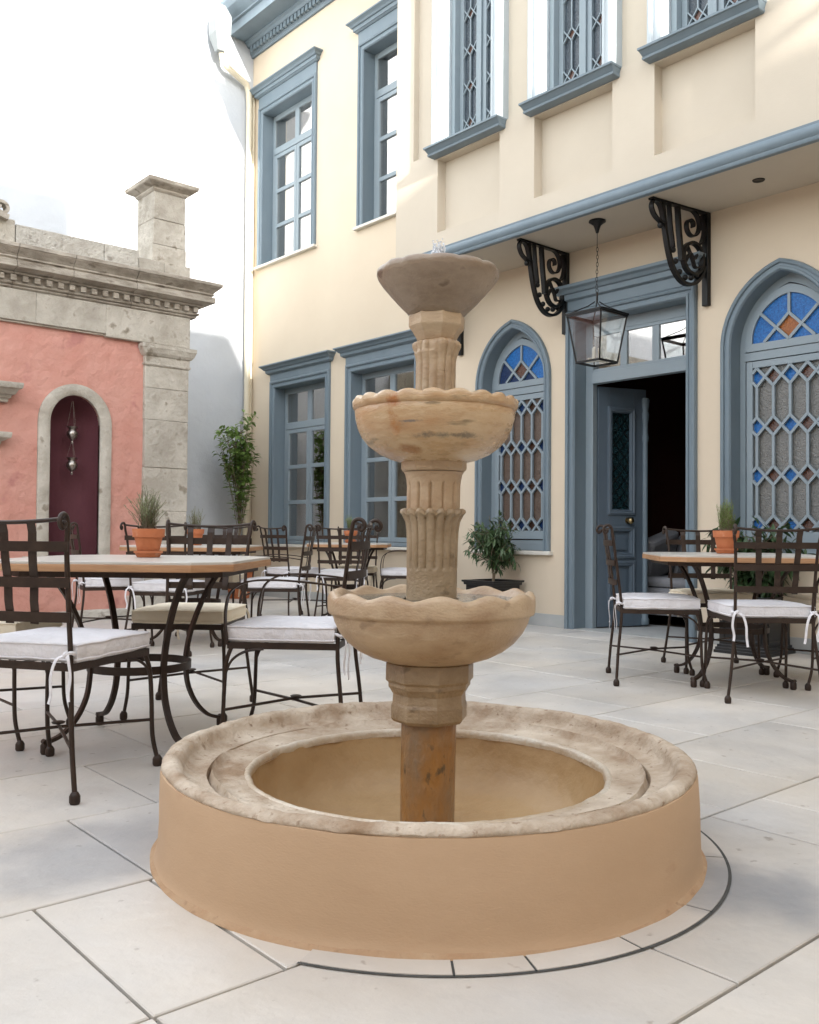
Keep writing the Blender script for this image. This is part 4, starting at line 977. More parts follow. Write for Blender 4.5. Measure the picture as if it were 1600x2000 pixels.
# basin wall
def basin_rim():
    prof = [(0.722, 0.232), (0.731, 0.238), (0.7345, 0.2435), (0.731, 0.250), (0.723, 0.255), (0.711, 0.258), (0.699, 0.257), (0.689, 0.252), (0.681, 0.240), (0.676, 0.227), (0.666, 0.215), (0.645, 0.209), (0.630, 0.207), (0.6165, 0.207), (0.6125, 0.185), (0.6055, 0.185), (0.6015, 0.204),
            (0.590, 0.204), (0.57, 0.203), (0.55, 0.201), (0.535, 0.199), (0.520, 0.198), (0.508, 0.196), (0.500, 0.190), (0.496, 0.178)]
    n = 360; rings = []
    for i, (r, z) in enumerate(prof):
        ring = []
        for k in range(n):
            a = 2*pi*k/n; c, s_ = cos(a), sin(a)
            q = Vector((r*c, r*s_, z*2))
            top = 1 if 2 <= i <= 9 else 0.35
            low = 0.6*noise.noise(Vector((c*1.7, s_*1.7, 3.1)))
            crown = noise.fractal(Vector((c*6, s_*6, 0.5)), 1.0, 2.0, 4)
            dz = (0.0022*noise.fractal(q*18, 1, 2, 4)+0.0026*noise.fractal(q*50, 1, 2, 3))*top + (0.006*low+0.0028*crown)*(1 if 2 <= i <= 8 else 0.2)
            if i in (15, 16): dz += 0.019*max(0.25, min(1.0, 0.7+1.4*noise.noise(Vector((c*1.6+4, s_*1.6, 2.0)))))
            dr = 0.004*noise.fractal(q*11+Vector((5, 0, 0)), 1, 2, 3)*top + (0.008*noise.noise(Vector((c*5, s_*5, 9))) if i in (9, 10, 11, 12) else 0) + (0.006*noise.noise(Vector((c*7, s_*7, 4))) if i >= 22 else 0)
            ring.append(((FC.x+(r+dr)*c), FC.y+(r+dr)*s_, z+dz))
        rings.append(ring)
    return MB().loft(rings, cap0=False, cap1=False)
def wob(r, z, a):
    return (r+0.0035*noise.noise(Vector((cos(a)*2.2, sin(a)*2.2, z*5))), z)
bas = fn.part('basin_wall', MB().lathe([(0.755, 0.0), (0.752, 0.006), (0.748, 0.014), (0.745, 0.030), (0.744, 0.045), (0.742, 0.10), (0.741, 0.16), (0.739, 0.20), (0.7375, 0.226), (0.735, 0.2385), (0.728, 0.2405), (0.70, 0.236)], 200, (FC.x, FC.y), rf=wob), BASINP, smooth=60, label='peach plastered outer wall of the basin')
fn.part('mortar_fillet', MB().lathe([(0.763, 0.0), (0.761, 0.003), (0.753, 0.006), (0.748, 0.012), (0.74, 0.013)], 240, (FC.x, FC.y), rf=lambda r, z, a: (r+(0.003*noise.noise(Vector((8*cos(a), 8*sin(a), 2))) if r > 0.75 else 0), z)), FOOTM, smooth=60)
fn.part('basin_rim', basin_rim(), RIM, smooth=70, label='worn stone rim with a carved groove')
fn.part('basin_bowl', MB().lathe([(0.502, 0.192), (0.497, 0.17), (0.490, 0.13), (0.475, 0.08), (0.44, 0.04), (0.38, 0.015), (0.28, 0.004), (0.0001, 0.004)], 120, (FC.x, FC.y), rf=wob), BASINI, smooth=70)
fn.part('rim_inner_edge', MB().lathe([(0.497, 0.176), (0.4955, 0.186), (0.498, 0.195), (0.503, 0.1995), (0.510, 0.2005), (0.516, 0.196)], 200, (FC.x, FC.y), rf=lambda r, z, a: (r+0.005*noise.noise(Vector((7*cos(a), 7*sin(a), 4))), z+0.002*noise.noise(Vector((30*cos(a), 30*sin(a), z*50))))), EDGEM, smooth=70)
# shaft and octagonal base capital
def octo(prof, rot=0.0, nb=0.0, f=8):
    rings = []
    for r, z in prof:
        rr = r/cos(pi/f)*0.985
        rings.append([(FC.x+rr*cos(2*pi*k/f+rot), FC.y+rr*sin(2*pi*k/f+rot), z) for k in range(f)])
    return MB().loft(rings)
ROT = radians(-8+22.5)
sh = MB().lathe([(0.0775, 0.01), (0.0775, 0.05), (0.078, 0.15), (0.0785, 0.25), (0.079, zf(1400))], 48, (FC.x, FC.y), rf=lambda r, z, a: (r*(0.975+0.03*abs(cos(5*a))+0.004*noise.noise(Vector((a*3, z*9, 1)))), z), capt=True)
fn.part('shaft', lift(sh), SHAFTM, smooth=50, label='rust-stained lower shaft')
fn.part('base_capital', lift(octo([(0.096, zf(1404)), (0.104, zf(1397)), (0.104, zf(1372)), (0.101, zf(1366)), (0.100, zf(1350)), (0.104, zf(1345)), (0.108, zf(1340)), (0.113, zf(1336)), (0.113, zf(1327)), (0.119, zf(1325)), (0.1205, zf(1322)), (0.1205, zf(1292)), (0.118, zf(1289))], ROT)), MARBD, bev=0.003)
# scalloped bowls
def bowl(outer, inner, nl, amp_r, amp_z, n=224, ph=0.0, rim_i=(0, 1), zlo=0, chipa=0.0015, pw=0.75):
    prof = outer+inner; rings = []; zmax = max(z for r, z in prof); zmin = min(z for r, z in outer); io = len(outer)
    for i, (r, z) in enumerate(prof):
        t = max(0.0, (z-zlo)/(zmax-zlo)) if zmax > zlo else 0
        ring = []
        for k in range(n):
            a = 2*pi*k/n; w = abs(sin(nl*a/2+ph)); lob = w**pw
            rr = r*(1+amp_r*(lob-0.5)*t)
            zz = z+amp_z*(lob-0.6)*t*t
            q = Vector((cos(a)*r*12, sin(a)*r*12, z*12)); rr += chipa*noise.fractal(q, 1, 2, 3); zz += chipa*0.7*noise.fractal(q*2+Vector((3, 3, 3)), 1, 2, 3)*t
            ring.append((FC.x+rr*cos(a), FC.y+rr*sin(a), zz))
        rings.append(ring)
    return MB().loft(rings, cap0=True, cap1=True)
lo_out = [(0.10, zf(1291)), (0.128, zf(1288)), (0.175, zf(1278)), (0.210, zf(1266)), (0.240, zf(1250)), (0.262, zf(1231)), (0.276, zf(1212)), (0.2815, zf(1200)), (0.2835, zf(1197)), (0.293, zf(1195)), (0.296, zf(1190)), (0.297, zf(1172)), (0.296, zf(1163)), (0.290, zf(1157)), (0.280, zf(1155))]
lo_in = [(0.268, zf(1158)), (0.255, zf(1168)), (0.23, zf(1182)), (0.15, zf(1190)), (0.05, zf(1192))]
fn.part('lower_bowl', lift(bowl(lo_out, lo_in, 13, 0.0, 0.015, ph=0.3, zlo=zf(1180), pw=1.5)), MARB, smooth=60, label='lowest and widest scalloped bowl')
fn.part('lower_water', lift(MB().lathe([(0.264, zf(1168)), (0.08, zf(1168))], 60, (FC.x, FC.y))), WATER, smooth=60)
mi_out = [(0.070, zf(905)), (0.092, zf(903)), (0.125, zf(897)), (0.158, zf(887)), (0.188, zf(872)), (0.208, zf(856)), (0.221, zf(838)), (0.228, zf(820)), (0.231, zf(806)), (0.2285, zf(803)), (0.235, zf(800)), (0.237, zf(795)), (0.237, zf(787)), (0.232, zf(782)), (0.224, zf(781))]
mi_in = [(0.214, zf(786)), (0.20, zf(800)), (0.15, zf(812)), (0.05, zf(815))]
mbowl = fn.part('middle_bowl', lift(bowl(mi_out, mi_in, 21, 0.014, 0.009, ph=0.9, zlo=zf(812), pw=1.1)), MARBM, smooth=60, label='middle scalloped bowl with rust stains')
fn.part('middle_water', lift(MB().lathe([(0.205, zf(794)), (0.07, zf(794))], 60, (FC.x, FC.y))), WATER, smooth=60)
to_out = [(0.060, zf(617)), (0.078, zf(616)), (0.090, zf(607)), (0.115, zf(590)), (0.140, zf(571)), (0.160, zf(555)), (0.171, zf(544)), (0.1755, zf(537)), (0.1745, zf(530)), (0.168, zf(525)), (0.160, zf(524))]
to_in = [(0.15, zf(530)), (0.12, zf(540)), (0.04, zf(546))]
fn.part('top_bowl', lift(bowl(to_out, to_in, 13, 0.012, 0.0045, ph=0.2, zlo=zf(560), chipa=0.0022)), MARBG, smooth=60, label='small grey-brown top bowl with chipped edge')
fn.part('top_water', lift(MB().lathe([(0.148, zf(533)), (0.01, zf(533))], 40, (FC.x, FC.y))), WATER, smooth=60)
# column pieces
def flute(nf, depth, z0, z1, soft=0.012):
    def f(r, z, a):
        if z0 < z < z1:
            e = min(1, min(z-z0, z1-z)/soft)
            return (r*(1-depth*e*(abs(cos(nf*a/2))**0.8)), z)
        return (r, z)
    return f
def dens(prof, n=60):
    out = []; zs_ = [p[1] for p in prof]
    for (r0, z0), (r1, z1) in zip(prof, prof[1:]):
        m = max(1, int(abs(z1-z0)/0.004))
        for k in range(m): out.append((r0+(r1-r0)*k/m, z0+(z1-z0)*k/m))
    return out+[prof[-1]]
# column between lower and middle bowl: collar, fluted drum, leafy waist, lower fluted drum
p1 = [(0.0725, zf(1195)), (0.0725, zf(1112)), (0.0735, zf(1108)), (0.074, zf(1060)), (0.0755, zf(1036)), (0.079, zf(1020)), (0.0855, zf(1009)), (0.0915, zf(1004)), (0.0905, zf(999)), (0.084, zf(996)), (0.077, zf(996))]
def leafy(r, z, a):
    t = max(0, min(1, (z-zf(1040))/(zf(1000)-zf(1040))))
    lob = abs(sin(8.5*a)); rr = r
    if zf(1112) < z < zf(1004): rr *= 1-0.13*(1-lob**0.55)
    if z >= zf(1012): rr *= 0.90+0.14*lob; z = z+0.010*(lob-0.5)
    return (rr, z)
fn.part('lower_column', lift(MB().lathe(dens(p1), 168, (FC.x, FC.y), rf=leafy, capt=True)), MARBD, smooth=50, label='column drum carved with upright leaves')
p2_ = [(0.0755, zf(998)), (0.0765, zf(990)), (0.0765, zf(950)), (0.078, zf(938)), (0.082, zf(926)), (0.0865, zf(922))]
def flt2(r, z, a):
    lob = abs(sin(6.5*a))
    if z < zf(946):
        return (r*(0.90+0.105*min(1, lob*2.0)), z)
    t = (z-zf(946))/(zf(938)-zf(946)) if z < zf(938) else 1
    return (r*(0.90+0.105*min(1, lob*2.0+t*1.2)), z)
fn.part('fluted_drum', lift(MB().lathe(dens(p2_), 182, (FC.x, FC.y), rf=flt2, capt=True)), MARB, smooth=50, label='fluted drum under the middle bowl')
fn.part('collar', lift(octo([(0.0865, zf(921)), (0.090, zf(918)), (0.0925, zf(914)), (0.0925, zf(896)), (0.088, zf(892)), (0.07, zf(890))], ROT, f=12)), MARB, bev=0.002)
p3_ = [(0.0575, zf(812)), (0.0575, zf(706)), (0.060, zf(696)), (0.066, zf(684)), (0.0715, zf(676)), (0.0715, zf(670)), (0.066, zf(667)), (0.056, zf(664)), (0.05, zf(661))]
def flt3(r, z, a):
    lob = abs(sin(7*a)); rr = r*(0.875+0.13*lob**0.55)
    # break: a patch of the leaf crown on the left of the column is knocked off
    da = cos(a-radians(186))
    if z > zf(690) and da > 0.62: rr *= 1-0.20*min(1, (da-0.62)*4)*min(1, (z-zf(700))/0.03)*(0.7+0.5*noise.noise(Vector((a*4, z*40, 0))))
    return (rr, z)
fn.part('upper_column', lift(MB().lathe(dens(p3_), 144, (FC.x, FC.y), rf=flt3, capt=True)), MARB, smooth=50, label='narrow fluted column with a broken leaf crown')
fn.part('top_capital', lift(octo([(0.052, zf(666)), (0.056, zf(660)), (0.064, zf(650)), (0.075, zf(640)), (0.0775, zf(637)), (0.0775, zf(618)), (0.075, zf(614))], ROT)), MARB, bev=0.002)
# stains
M_ = Vector((755, 830, 0)); ca = radians(180+40.9+0)
def on_bowl(px, py, r):
    lat = (px-848)*K; z = zf(py); dd = sqrt(max(1e-6, r*r-lat*lat))
    vx, vy = 0.6549, 0.7557     # view direction
    return (0.7557*lat*1.0 - vx*dd + 0.7557*0.010, -0.6549*lat - vy*dd - 0.6549*0.010, z)
stain('middle_bowl_marble', MARBM, on_bowl(768, 800, 0.235), (26, 26, 30), (0.36, 0.12, 0.025), rad=1.0)
stain('middle_bowl_marble', MARBM, on_bowl(772, 845, 0.222), (34, 34, 13), (0.38, 0.15, 0.035), n_scale=26, rad=1.0)
stain('middle_bowl_marble', MARBM, on_bowl(800, 884, 0.16), (22, 22, 34), (0.33, 0.15, 0.05), rad=1.0)
stain('middle_bowl_marble', MARBM, on_bowl(880, 862, 0.20), (5.5, 5.5, 70), (0.15, 0.12, 0.085), n_scale=30, rad=1.0)
stain('middle_bowl_marble', MARBM, on_bowl(800, 838, 0.22), (22, 22, 170), (0.16, 0.14, 0.12), n_scale=40, rad=1.0)
stain('damp_marble', MARBD, (-0.02, -0.02, 0.42), (9, 9, 30), (0.07, 0.05, 0.02), rad=1.0)
# water jet
jt = MB(); random.seed(5)
for k in range(20):
    ang = random.uniform(0, 6.28); r0 = random.uniform(0.002, 0.015); hh = random.uniform(0.06, 0.098)
    pts = []; rs = []
    for j in range(7):
        t = j/6; w = 0.003*sin(t*9+k)
        pts.append((FC.x+(r0+0.006*t)*cos(ang)+w, FC.y+(r0+0.006*t)*sin(ang)-w, zf(533)+hh*t)); rs.append(0.0052*(1-t*0.55)+0.001*sin(t*14+k))
    jt.tube(pts, rs, 7)
for k in range(46):
    ang = random.uniform(0, 6.28); r0 = random.uniform(0.0, 0.018); jt.ball((FC.x+r0*cos(ang), FC.y+r0*sin(ang), zf(533)+random.uniform(0.03, 0.11)), random.uniform(0.0012, 0.0034), 6)
fn.part('water_jet', lift(jt), JET, smooth=60)

# ================================================================== CHAIR
chair_root = None
def post_x(z):
    P = [(0.03, -0.245), (0.2, -0.228), (0.42, -0.208), (0.62, -0.228), (0.82, -0.255), (0.90, -0.270)]
    for (a, xa), (b, xb) in zip(P, P[1:]):
        if z <= b: return xa+(xb-xa)*(z-a)/(b-a)
    return P[-1][1]
def post_y(z): return 0.240-0.043*min(1, z/0.45) if z < 0.5 else 0.197+0.017*(z-0.5)/0.4
def spl(pts, n=6):
    P = [Vector(p) for p in pts]; out = []
    for i in range(len(P)-1):
        p0 = P[max(0, i-1)]; p1 = P[i]; p2 = P[i+1]; p3 = P[min(len(P)-1, i+2)]
        for k in range(n):
            t = k/n; out.append(0.5*((2*p1)+(p2-p0)*t+(2*p0-5*p1+4*p2-p3)*t*t+(3*p1-p0-3*p2+p3)*t**3))
    return out+[P[-1]]
def foot_mb(x, y):
    return MB().lathe([(0.009, 0.040), (0.0135, 0.034), (0.0175, 0.026), (0.0175, 0.007), (0.014, 0.0)], 12, (x, y), capb=True)
def make_chair(arms, cush_mat, label):
    r = bpy.data.objects.new('iron_chair', None); COL.objects.link(r); r.empty_display_size = 0.1
    tag(r, label, 'chair', None)
    P = lambda n_, mb, m, parent=None, **k: link(n_, mb, m, root=r, parent=parent, **k)
    for s in (1, -1):
        pts = [(-0.240, 0.244*s, 0.03)]+[(post_x(z), post_y(z)*s, z) for z in (0.2, 0.42, 0.62, 0.80)]
        pts += [(-0.262, 0.219*s, 0.865), (-0.270, 0.221*s, 0.905), (-0.290, 0.224*s, 0.918), (-0.309, 0.227*s, 0.909), (-0.315, 0.229*s, 0.890), (-0.305, 0.230*s, 0.875), (-0.294, 0.230*s, 0.880), (-0.293, 0.230*s, 0.890)]
        m = MB().tube(spl(pts, 5), 0.0085, 8); m.ball((-0.294, 0.230*s, 0.889), 0.0095, 8)
        leg = P('rear_leg', m, IRON, smooth=60); P('foot', foot_mb(-0.241, 0.245*s), IRON, parent=leg, smooth=50)
        pts = [(0.262, 0.232*s, 0.03), (0.238, 0.226*s, 0.12), (0.232, 0.224*s, 0.25), (0.226, 0.218*s, 0.36), (0.206, 0.206*s, 0.425)]
        m = MB().tube(spl(pts, 5), 0.0085, 8)
        leg = P('front_leg', m, IRON, smooth=60); P('foot', foot_mb(0.263, 0.233*s), IRON, parent=leg, smooth=50)
        m = MB().tube(spl([(0.232, 0.222*s, 0.30), (0.205, 0.222*s, 0.365), (0.150, 0.217*s, 0.402), (0.08, 0.214*s, 0.412)], 5), 0.0055, 6)
        P('side_brace', m, IRON, smooth=60)
    m = MB().strap([(0.222, 0.215, 0.424), (0.222, -0.215, 0.424), (-0.207, -0.205, 0.424), (-0.207, 0.205, 0.424)], 0.026, 0.007, wdir=(0, 0, 1), closed=True)
    m.strap([(-0.20, 0.0, 0.43), (0.22, 0.0, 0.43)], 0.03, 0.004, wdir=(0, 1, 0)); m.strap([(0.0, -0.21, 0.428), (0.0, 0.21, 0.428)], 0.03, 0.004, wdir=(1, 0, 0))
    P('seat_frame', m, IRON)
    m = MB().tube([(-0.236, 0.224, 0.175), (0.0, 0.0, 0.18), (0.232, -0.224, 0.175)], 0.0058, 6); m.tube([(-0.236, -0.224, 0.175), (0.0, 0.0, 0.188), (0.232, 0.224, 0.175)], 0.0058, 6)
    m.lathe([(0.0001, 0.190), (0.02, 0.192), (0.024, 0.197), (0.016, 0.2), (0.0001, 0.2)], 12)
    P('cross_stretcher', m, IRON, smooth=50)
    def bow(y, z): return post_x(z)-0.030*(1-(y/0.24)**2)
    m = MB().tube([(bow(y, 0.9)+0.004, y, 0.905-0.014*(1-(y/0.221)**2)) for y in [0.221*(k/8-1) for k in range(17)]], 0.0068, 8)
    P('top_rail', m, IRON, smooth=60)
    for z in (0.815, 0.700, 0.588):
        hw = post_y(z)+0.013
        m = MB().strap([(bow(y, z)-0.006, y, z) for y in [hw*(k/8-1) for k in range(17)]], 0.033, 0.004, wdir=(0, 0, 1))
        P('back_band', m, IRON)
    for y0 in (-0.105, 0.0, 0.105):
        m = MB().strap([(bow(y0*(0.86+0.14*(z-0.56)/0.34), z)+0.000+(0.004 if int(z*50) % 2 else -0.001), y0*(0.86+0.14*(z-0.56)/0.34), z) for z in (0.565, 0.588, 0.64, 0.70, 0.76, 0.815, 0.86, 0.893)], 0.030, 0.004, wdir=(0, 1, 0))
        P('back_strap', m, IRON)
    if arms:
        for s in (1, -1):
            m = MB().strap(spl([(post_x(0.655)+0.004, 0.222*s, 0.655), (-0.12, 0.245*s, 0.672), (0.04, 0.256*s, 0.682), (0.14, 0.258*s, 0.672), (0.20, 0.254*s, 0.635), (0.222, 0.246*s, 0.57), (0.226, 0.236*s, 0.50), (0.222, 0.222*s, 0.43)], 6), 0.022, 0.007, wdir=(0, 1, 0))
            P('armrest', m, IRON, smooth=50)
    # cushion
    n = 14; th = 0.062; z0 = 0.438; x0, x1, yw = -0.205, 0.236, 0.222
    def crn(u, v):   # rounded square
        return (u*(1-0.03*v*v*v*v), v*(1-0.03*u*u*u*u))
    rings = []
    for (sc_, z) in ((0.0, z0+0.004), (0.96, z0), (0.99, z0+0.008), (1.0, z0+0.03), (0.995, z0+th-0.012), (0.975, z0+th-0.002), (0.93, z0+th+0.001), (0.7, z0+th+0.008), (0.35, z0+th+0.011), (0.0, z0+th+0.012)):
        ring = []
        for k in range(4*n):
            e, t = divmod(k, n); t = 2*t/n-1
            u, v = [(1, t), (-t, 1), (-1, -t), (t, -1)][e]; u, v = crn(u, v)
            nz_ = 0.003*noise.noise(Vector((u*3*sc_, v*3*sc_, z*9)))
            ring.append(((x0+x1)/2+u*sc_*(x1-x0)/2, v*sc_*yw, z+nz_))
        rings.append(ring)
    cu = P('cushion', MB().loft(rings), cush_mat, smooth=55)
    pp = MB()
    for zz in (z0+0.010, z0+th-0.004):
        ring = []
        for k in range(4*n):
            e, t = divmod(k, n); t = 2*t/n-1
            u, v = [(1, t), (-t, 1), (-1, -t), (t, -1)][e]; u, v = crn(u, v)
            ring.append(((x0+x1)/2+u*(x1-x0)/2*0.998, v*yw*0.998, zz+0.003*noise.noise(Vector((u*3, v*3, zz*9)))))
        pp.tube(ring, 0.0032, 5, closed=True)
    P('piping', pp, cush_mat, parent=cu, smooth=60)
    for s in (1, -1):
        px_, py_ = -0.214, 0.200*s
        m = MB()
        m.tube([(px_+0.014*cos(a), py_+0.014*sin(a), 0.470+0.004*sin(a*2)) for a in [k*pi/6 for k in range(12)]], 0.006, 6, closed=True)
        m.ball((px_-0.016, py_-0.006*s, 0.468), 0.010, 8)
        wv = Vector((0.25, 1, 0))
        m.strap(spl([(px_-0.016, py_-0.004*s, 0.468), (px_-0.030, py_-0.030*s, 0.452), (px_-0.034, py_-0.046*s, 0.40), (px_-0.028, py_-0.050*s, 0.34), (px_-0.03, py_-0.056*s, 0.30-0.01*s)], 5), 0.012, 0.002, wdir=wv)
        m.strap(spl([(px_-0.016, py_, 0.468), (px_-0.030, py_+0.016*s, 0.45), (px_-0.028, py_+0.022*s, 0.40), (px_-0.022, py_+0.012*s, 0.35), (px_-0.026, py_+0.016*s, 0.32)], 5), 0.012, 0.002, wdir=wv)
        P('cushion_tie', m, cush_mat, parent=cu, smooth=50)
    return r
ch_side_w = make_chair(False, CUSH, '')
ch_side_c = make_chair(False, CUSHC, '')
ch_arm_w = make_chair(True, CUSH, '')
ch_arm_c = make_chair(True, CUSHC, '')

# ================================================================== TABLE
def make_table(s):
    r = bpy.data.objects.new('bistro_table', None); COL.objects.link(r); tag(r, '', 'table')
    P = lambda n_, mb, m, parent=None, **k: link(n_, mb, m, root=r, parent=parent, **k)
    def octs(h, c): return [(h, -h+c), (h, h-c), (h-c, h), (-h+c, h), (-h, h-c), (-h, -h+c), (-h+c, -h), (h-c, -h)]
    mt = lambda u, v, d: (u, v, d); h = s/2
    top = P('table_top', MB().poly(octs(h-0.004, 0.125), mt, 0.742, 0.753), TOPM, bev=0.002)
    P('wood_edge', MB().poly(octs(h, 0.127), mt, 0.715, 0.7425), WOOD, bev=0.004)
    P('under_frame', MB().poly(octs(h-0.05, 0.11), mt, 0.692, 0.7155), IRON)
    d2 = h*0.80*sqrt(2)*0.72
    for k in range(4):
        a = pi/4+k*pi/2; c, s_ = cos(a), sin(a)
        pr = [(0.40*s/0.95, 0.705), (0.345*s/0.95, 0.655), (0.285, 0.56), (0.235, 0.44), (0.213, 0.34), (0.212, 0.28), (0.225, 0.20), (0.262, 0.125), (0.315, 0.07), (0.362, 0.05), (0.388, 0.046)]
        pr = spl([(q, 0, z) for q, z in pr], 4)
        m = MB().strap([(p.x*c, p.x*s_, p.z) for p in pr], 0.024, 0.014, wdir=(-s_, c, 0)); m.tube([(0.388*c+0.014*s_, 0.388*s_-0.014*c, 0.048), (0.388*c-0.014*s_, 0.388*s_+0.014*c, 0.048)], 0.010, 8)
        lg = P('leg', m, IRON, smooth=50)
        P('foot', MB().lathe([(0.012, 0.045), (0.018, 0.036), (0.018, 0.008), (0.014, 0)], 12, (0.385*c, 0.385*s_), capb=True), IRON, parent=lg, smooth=50)
    m = MB().strap([(0.206*cos(2*pi*k/48), 0.206*sin(2*pi*k/48), 0.312) for k in range(48)], 0.032, 0.006, wdir=(0, 0, 1), closed=True)
    P('ring', m, IRON, smooth=50)
    return r
tb = make_table(0.95); tb['label'] = 'octagonal-cornered bistro table left of the fountain, nearest the camera'; tb['group'] = 'iron-legged tables in the courtyard'
tb.location = (1.668, 3.629, 0); tb.rotation_euler = (0, 0, pi/4+0.02)
T = {'T1': (1.69, 3.61, pi/4+0.02), 'T2': (5.05, 2.89, pi/4-0.04), 'T3': (3.445, 6.54, pi/4+0.05), 'T4': (5.64, 7.42, pi/4+0.03)}
copy_thing(tb, (5.05, 2.89, 0), T['T2'][2], 'table with a clipped-corner top right of the fountain, before the arched window', group='iron-legged tables in the courtyard')
copy_thing(tb, (3.445, 6.54, 0), T['T3'][2], 'table in front of the pink facade, behind the nearest left table', group='iron-legged tables in the courtyard')
t4 = copy_thing(tb, (5.64, 7.42, 0), T['T4'][2], 'table under the ground floor grid windows, close behind the fountain column', group='iron-legged tables in the courtyard')
t4.scale = (0.84, 0.84, 1)
CG = 'iron chairs round the courtyard tables'
used = set()
def put(src, x, y, ang, label):
    if src.name not in used:
        used.add(src.name); src.location = (x, y, 0); src.rotation_euler = (0, 0, radians(ang)); src['label'] = label; src['group'] = CG; return src
    return copy_thing(src, (x, y, 0), radians(ang), label, group=CG)
# nearest left table
put(ch_side_w, 1.193, 3.242, 33, 'iron chair nearest the camera at the left edge, its white cushion tied with a bow')
put(ch_side_c, 2.14, 4.076, 225, 'iron chair facing the camera behind the nearest left table, with a cream cushion')
put(ch_arm_w, 2.13, 3.16, 133, 'iron armchair between the nearest left table and the fountain, white cushion')
put(ch_side_c, 1.20, 4.09, -44, 'iron chair cut off by the left edge, cream cushion showing behind the nearest chair')
# right table
put(ch_side_w, 4.692, 3.19, -48, 'iron chair seen in profile left of the right table, standing before the open door')
put(ch_side_w, 4.705, 2.527, 47, 'iron chair at the right table with its back to the camera and long ties')
put(ch_side_c, 5.42, 3.25, 228, 'iron chair with a cream cushion behind the right table, beside the door')
put(ch_arm_c, 5.43, 2.44, 138, 'iron armchair at the right edge of the picture, half out of frame')
# table before the pink facade
put(ch_side_w, 3.04, 6.14, 42, 'iron chair with its back to the camera, behind the potted rosemary')
put(ch_side_w, 2.93, 6.95, -14, 'iron chair beside the niche, farthest left of the back row')
put(ch_side_c, 3.87, 6.98, 225, 'iron chair facing the camera before the stone pilaster, cream cushion')
put(ch_arm_w, 3.90, 6.08, 137, 'iron armchair with a white cushion behind the far side of the nearest left table')
# table under the windows
put(ch_side_w, 5.20, 7.76, 2, 'iron chair turned to the right before the ground floor window nearest the corner')
put(ch_side_w, 5.27, 7.04, 47, 'iron chair with its back to the camera at the table under the windows')
put(ch_side_c, 6.0, 7.80, 226, 'iron chair between the far table and the wall under the window sill')
put(ch_arm_w, 6.02, 7.02, 138, 'iron armchair just left of the fountain column, its arm before the cream wall')

# ================================================================== POTS AND PLANTS
def leaf_quad(mb, p, d, up, L_, w, fold=0.25, droop=0.15):
    d = d.normalized(); sd_ = d.cross(up)
    if sd_.length < 1e-3: sd_ = d.orthogonal()
    sd_.normalize(); n = sd_.cross(d).normalized()
    a = p; b = p+d*L_*0.35+sd_*w*0.5+n*w*fold*0.5; c = p+d*L_*0.35-sd_*w*0.5+n*w*fold*0.5
    m_ = p+d*L_*0.45; b2 = p+d*L_*0.72+sd_*w*0.36+n*(w*fold*0.4-L_*droop*0.5); c2 = p+d*L_*0.72-sd_*w*0.36+n*(w*fold*0.4-L_*droop*0.5)
    t = p+d*L_-n*L_*droop; m2 = p+d*L_*0.72-n*L_*droop*0.45
    i = len(mb.v); mb.v += [a, b, c, m_, b2, c2, m2, t]
    mb.f += [[i, i+1, i+3], [i, i+3, i+2], [i+1, i+4, i+6, i+3], [i+3, i+6, i+5, i+2], [i+4, i+7, i+6], [i+6, i+7, i+5]]
def rosemary(seed, hgt, spread, dens_, bushy=False):
    rnd = random.Random(seed); st = MB(); nd = MB()
    for k in range(dens_):
        a = rnd.uniform(0, 2*pi); tilt = rnd.uniform(0.0, 1.0)**0.8*spread; hh = hgt*rnd.uniform(0.55, 1.0)*(1-0.25*tilt/max(spread, .01))
        b = Vector((rnd.uniform(-.03, .03), rnd.uniform(-.03, .03), 0)); pts = []
        for j in range(7):
            t = j/6; cv = tilt*(t**1.3)
            pts.append(b+Vector((cos(a)*cv*hh, sin(a)*cv*hh, hh*t*(1-0.25*tilt*t)))+Vector((rnd.uniform(-.004, .004), rnd.uniform(-.004, .004), 0)))
        st.tube(pts, [0.0016*(1-0.6*j/6) for j in range(7)], 4)
        m = int(30*hh/0.15)
        for i in range(m):
            t = 0.18+0.82*i/m; f = t*6; j = min(5, int(f)); q = pts[j].lerp(pts[j+1], f-j); tg = (pts[j+1]-pts[j]).normalized()
            az = rnd.uniform(0, 2*pi); o = tg.orthogonal().normalized(); o = Matrix.Rotation(az, 3, tg) @ o
            dr = (o+tg*rnd.uniform(0.5, 1.1)).normalized(); Ln = rnd.uniform(0.014, 0.023)*(1.15-0.4*t); w = 0.0026
            sd_ = dr.cross(tg); sd_.normalize(); i0 = len(nd.v); nd.v += [q-sd_*w/2, q+sd_*w/2, q+dr*Ln]; nd.f.append([i0, i0+1, i0+2])
    return st, nd
def pot_lathe(h=0.115, r=0.075):
    return MB().lathe([(0.0001, 0.010), (r*0.60, 0.010), (r*0.62, 0.013), (r*0.84, 0.090), (r*0.845, 0.092), (r*0.95, 0.093), (r*0.955, 0.095), (r*0.99, 0.128), (r*0.98, 0.132), (r*0.89, 0.131), (r*0.85, 0.10)], 40)
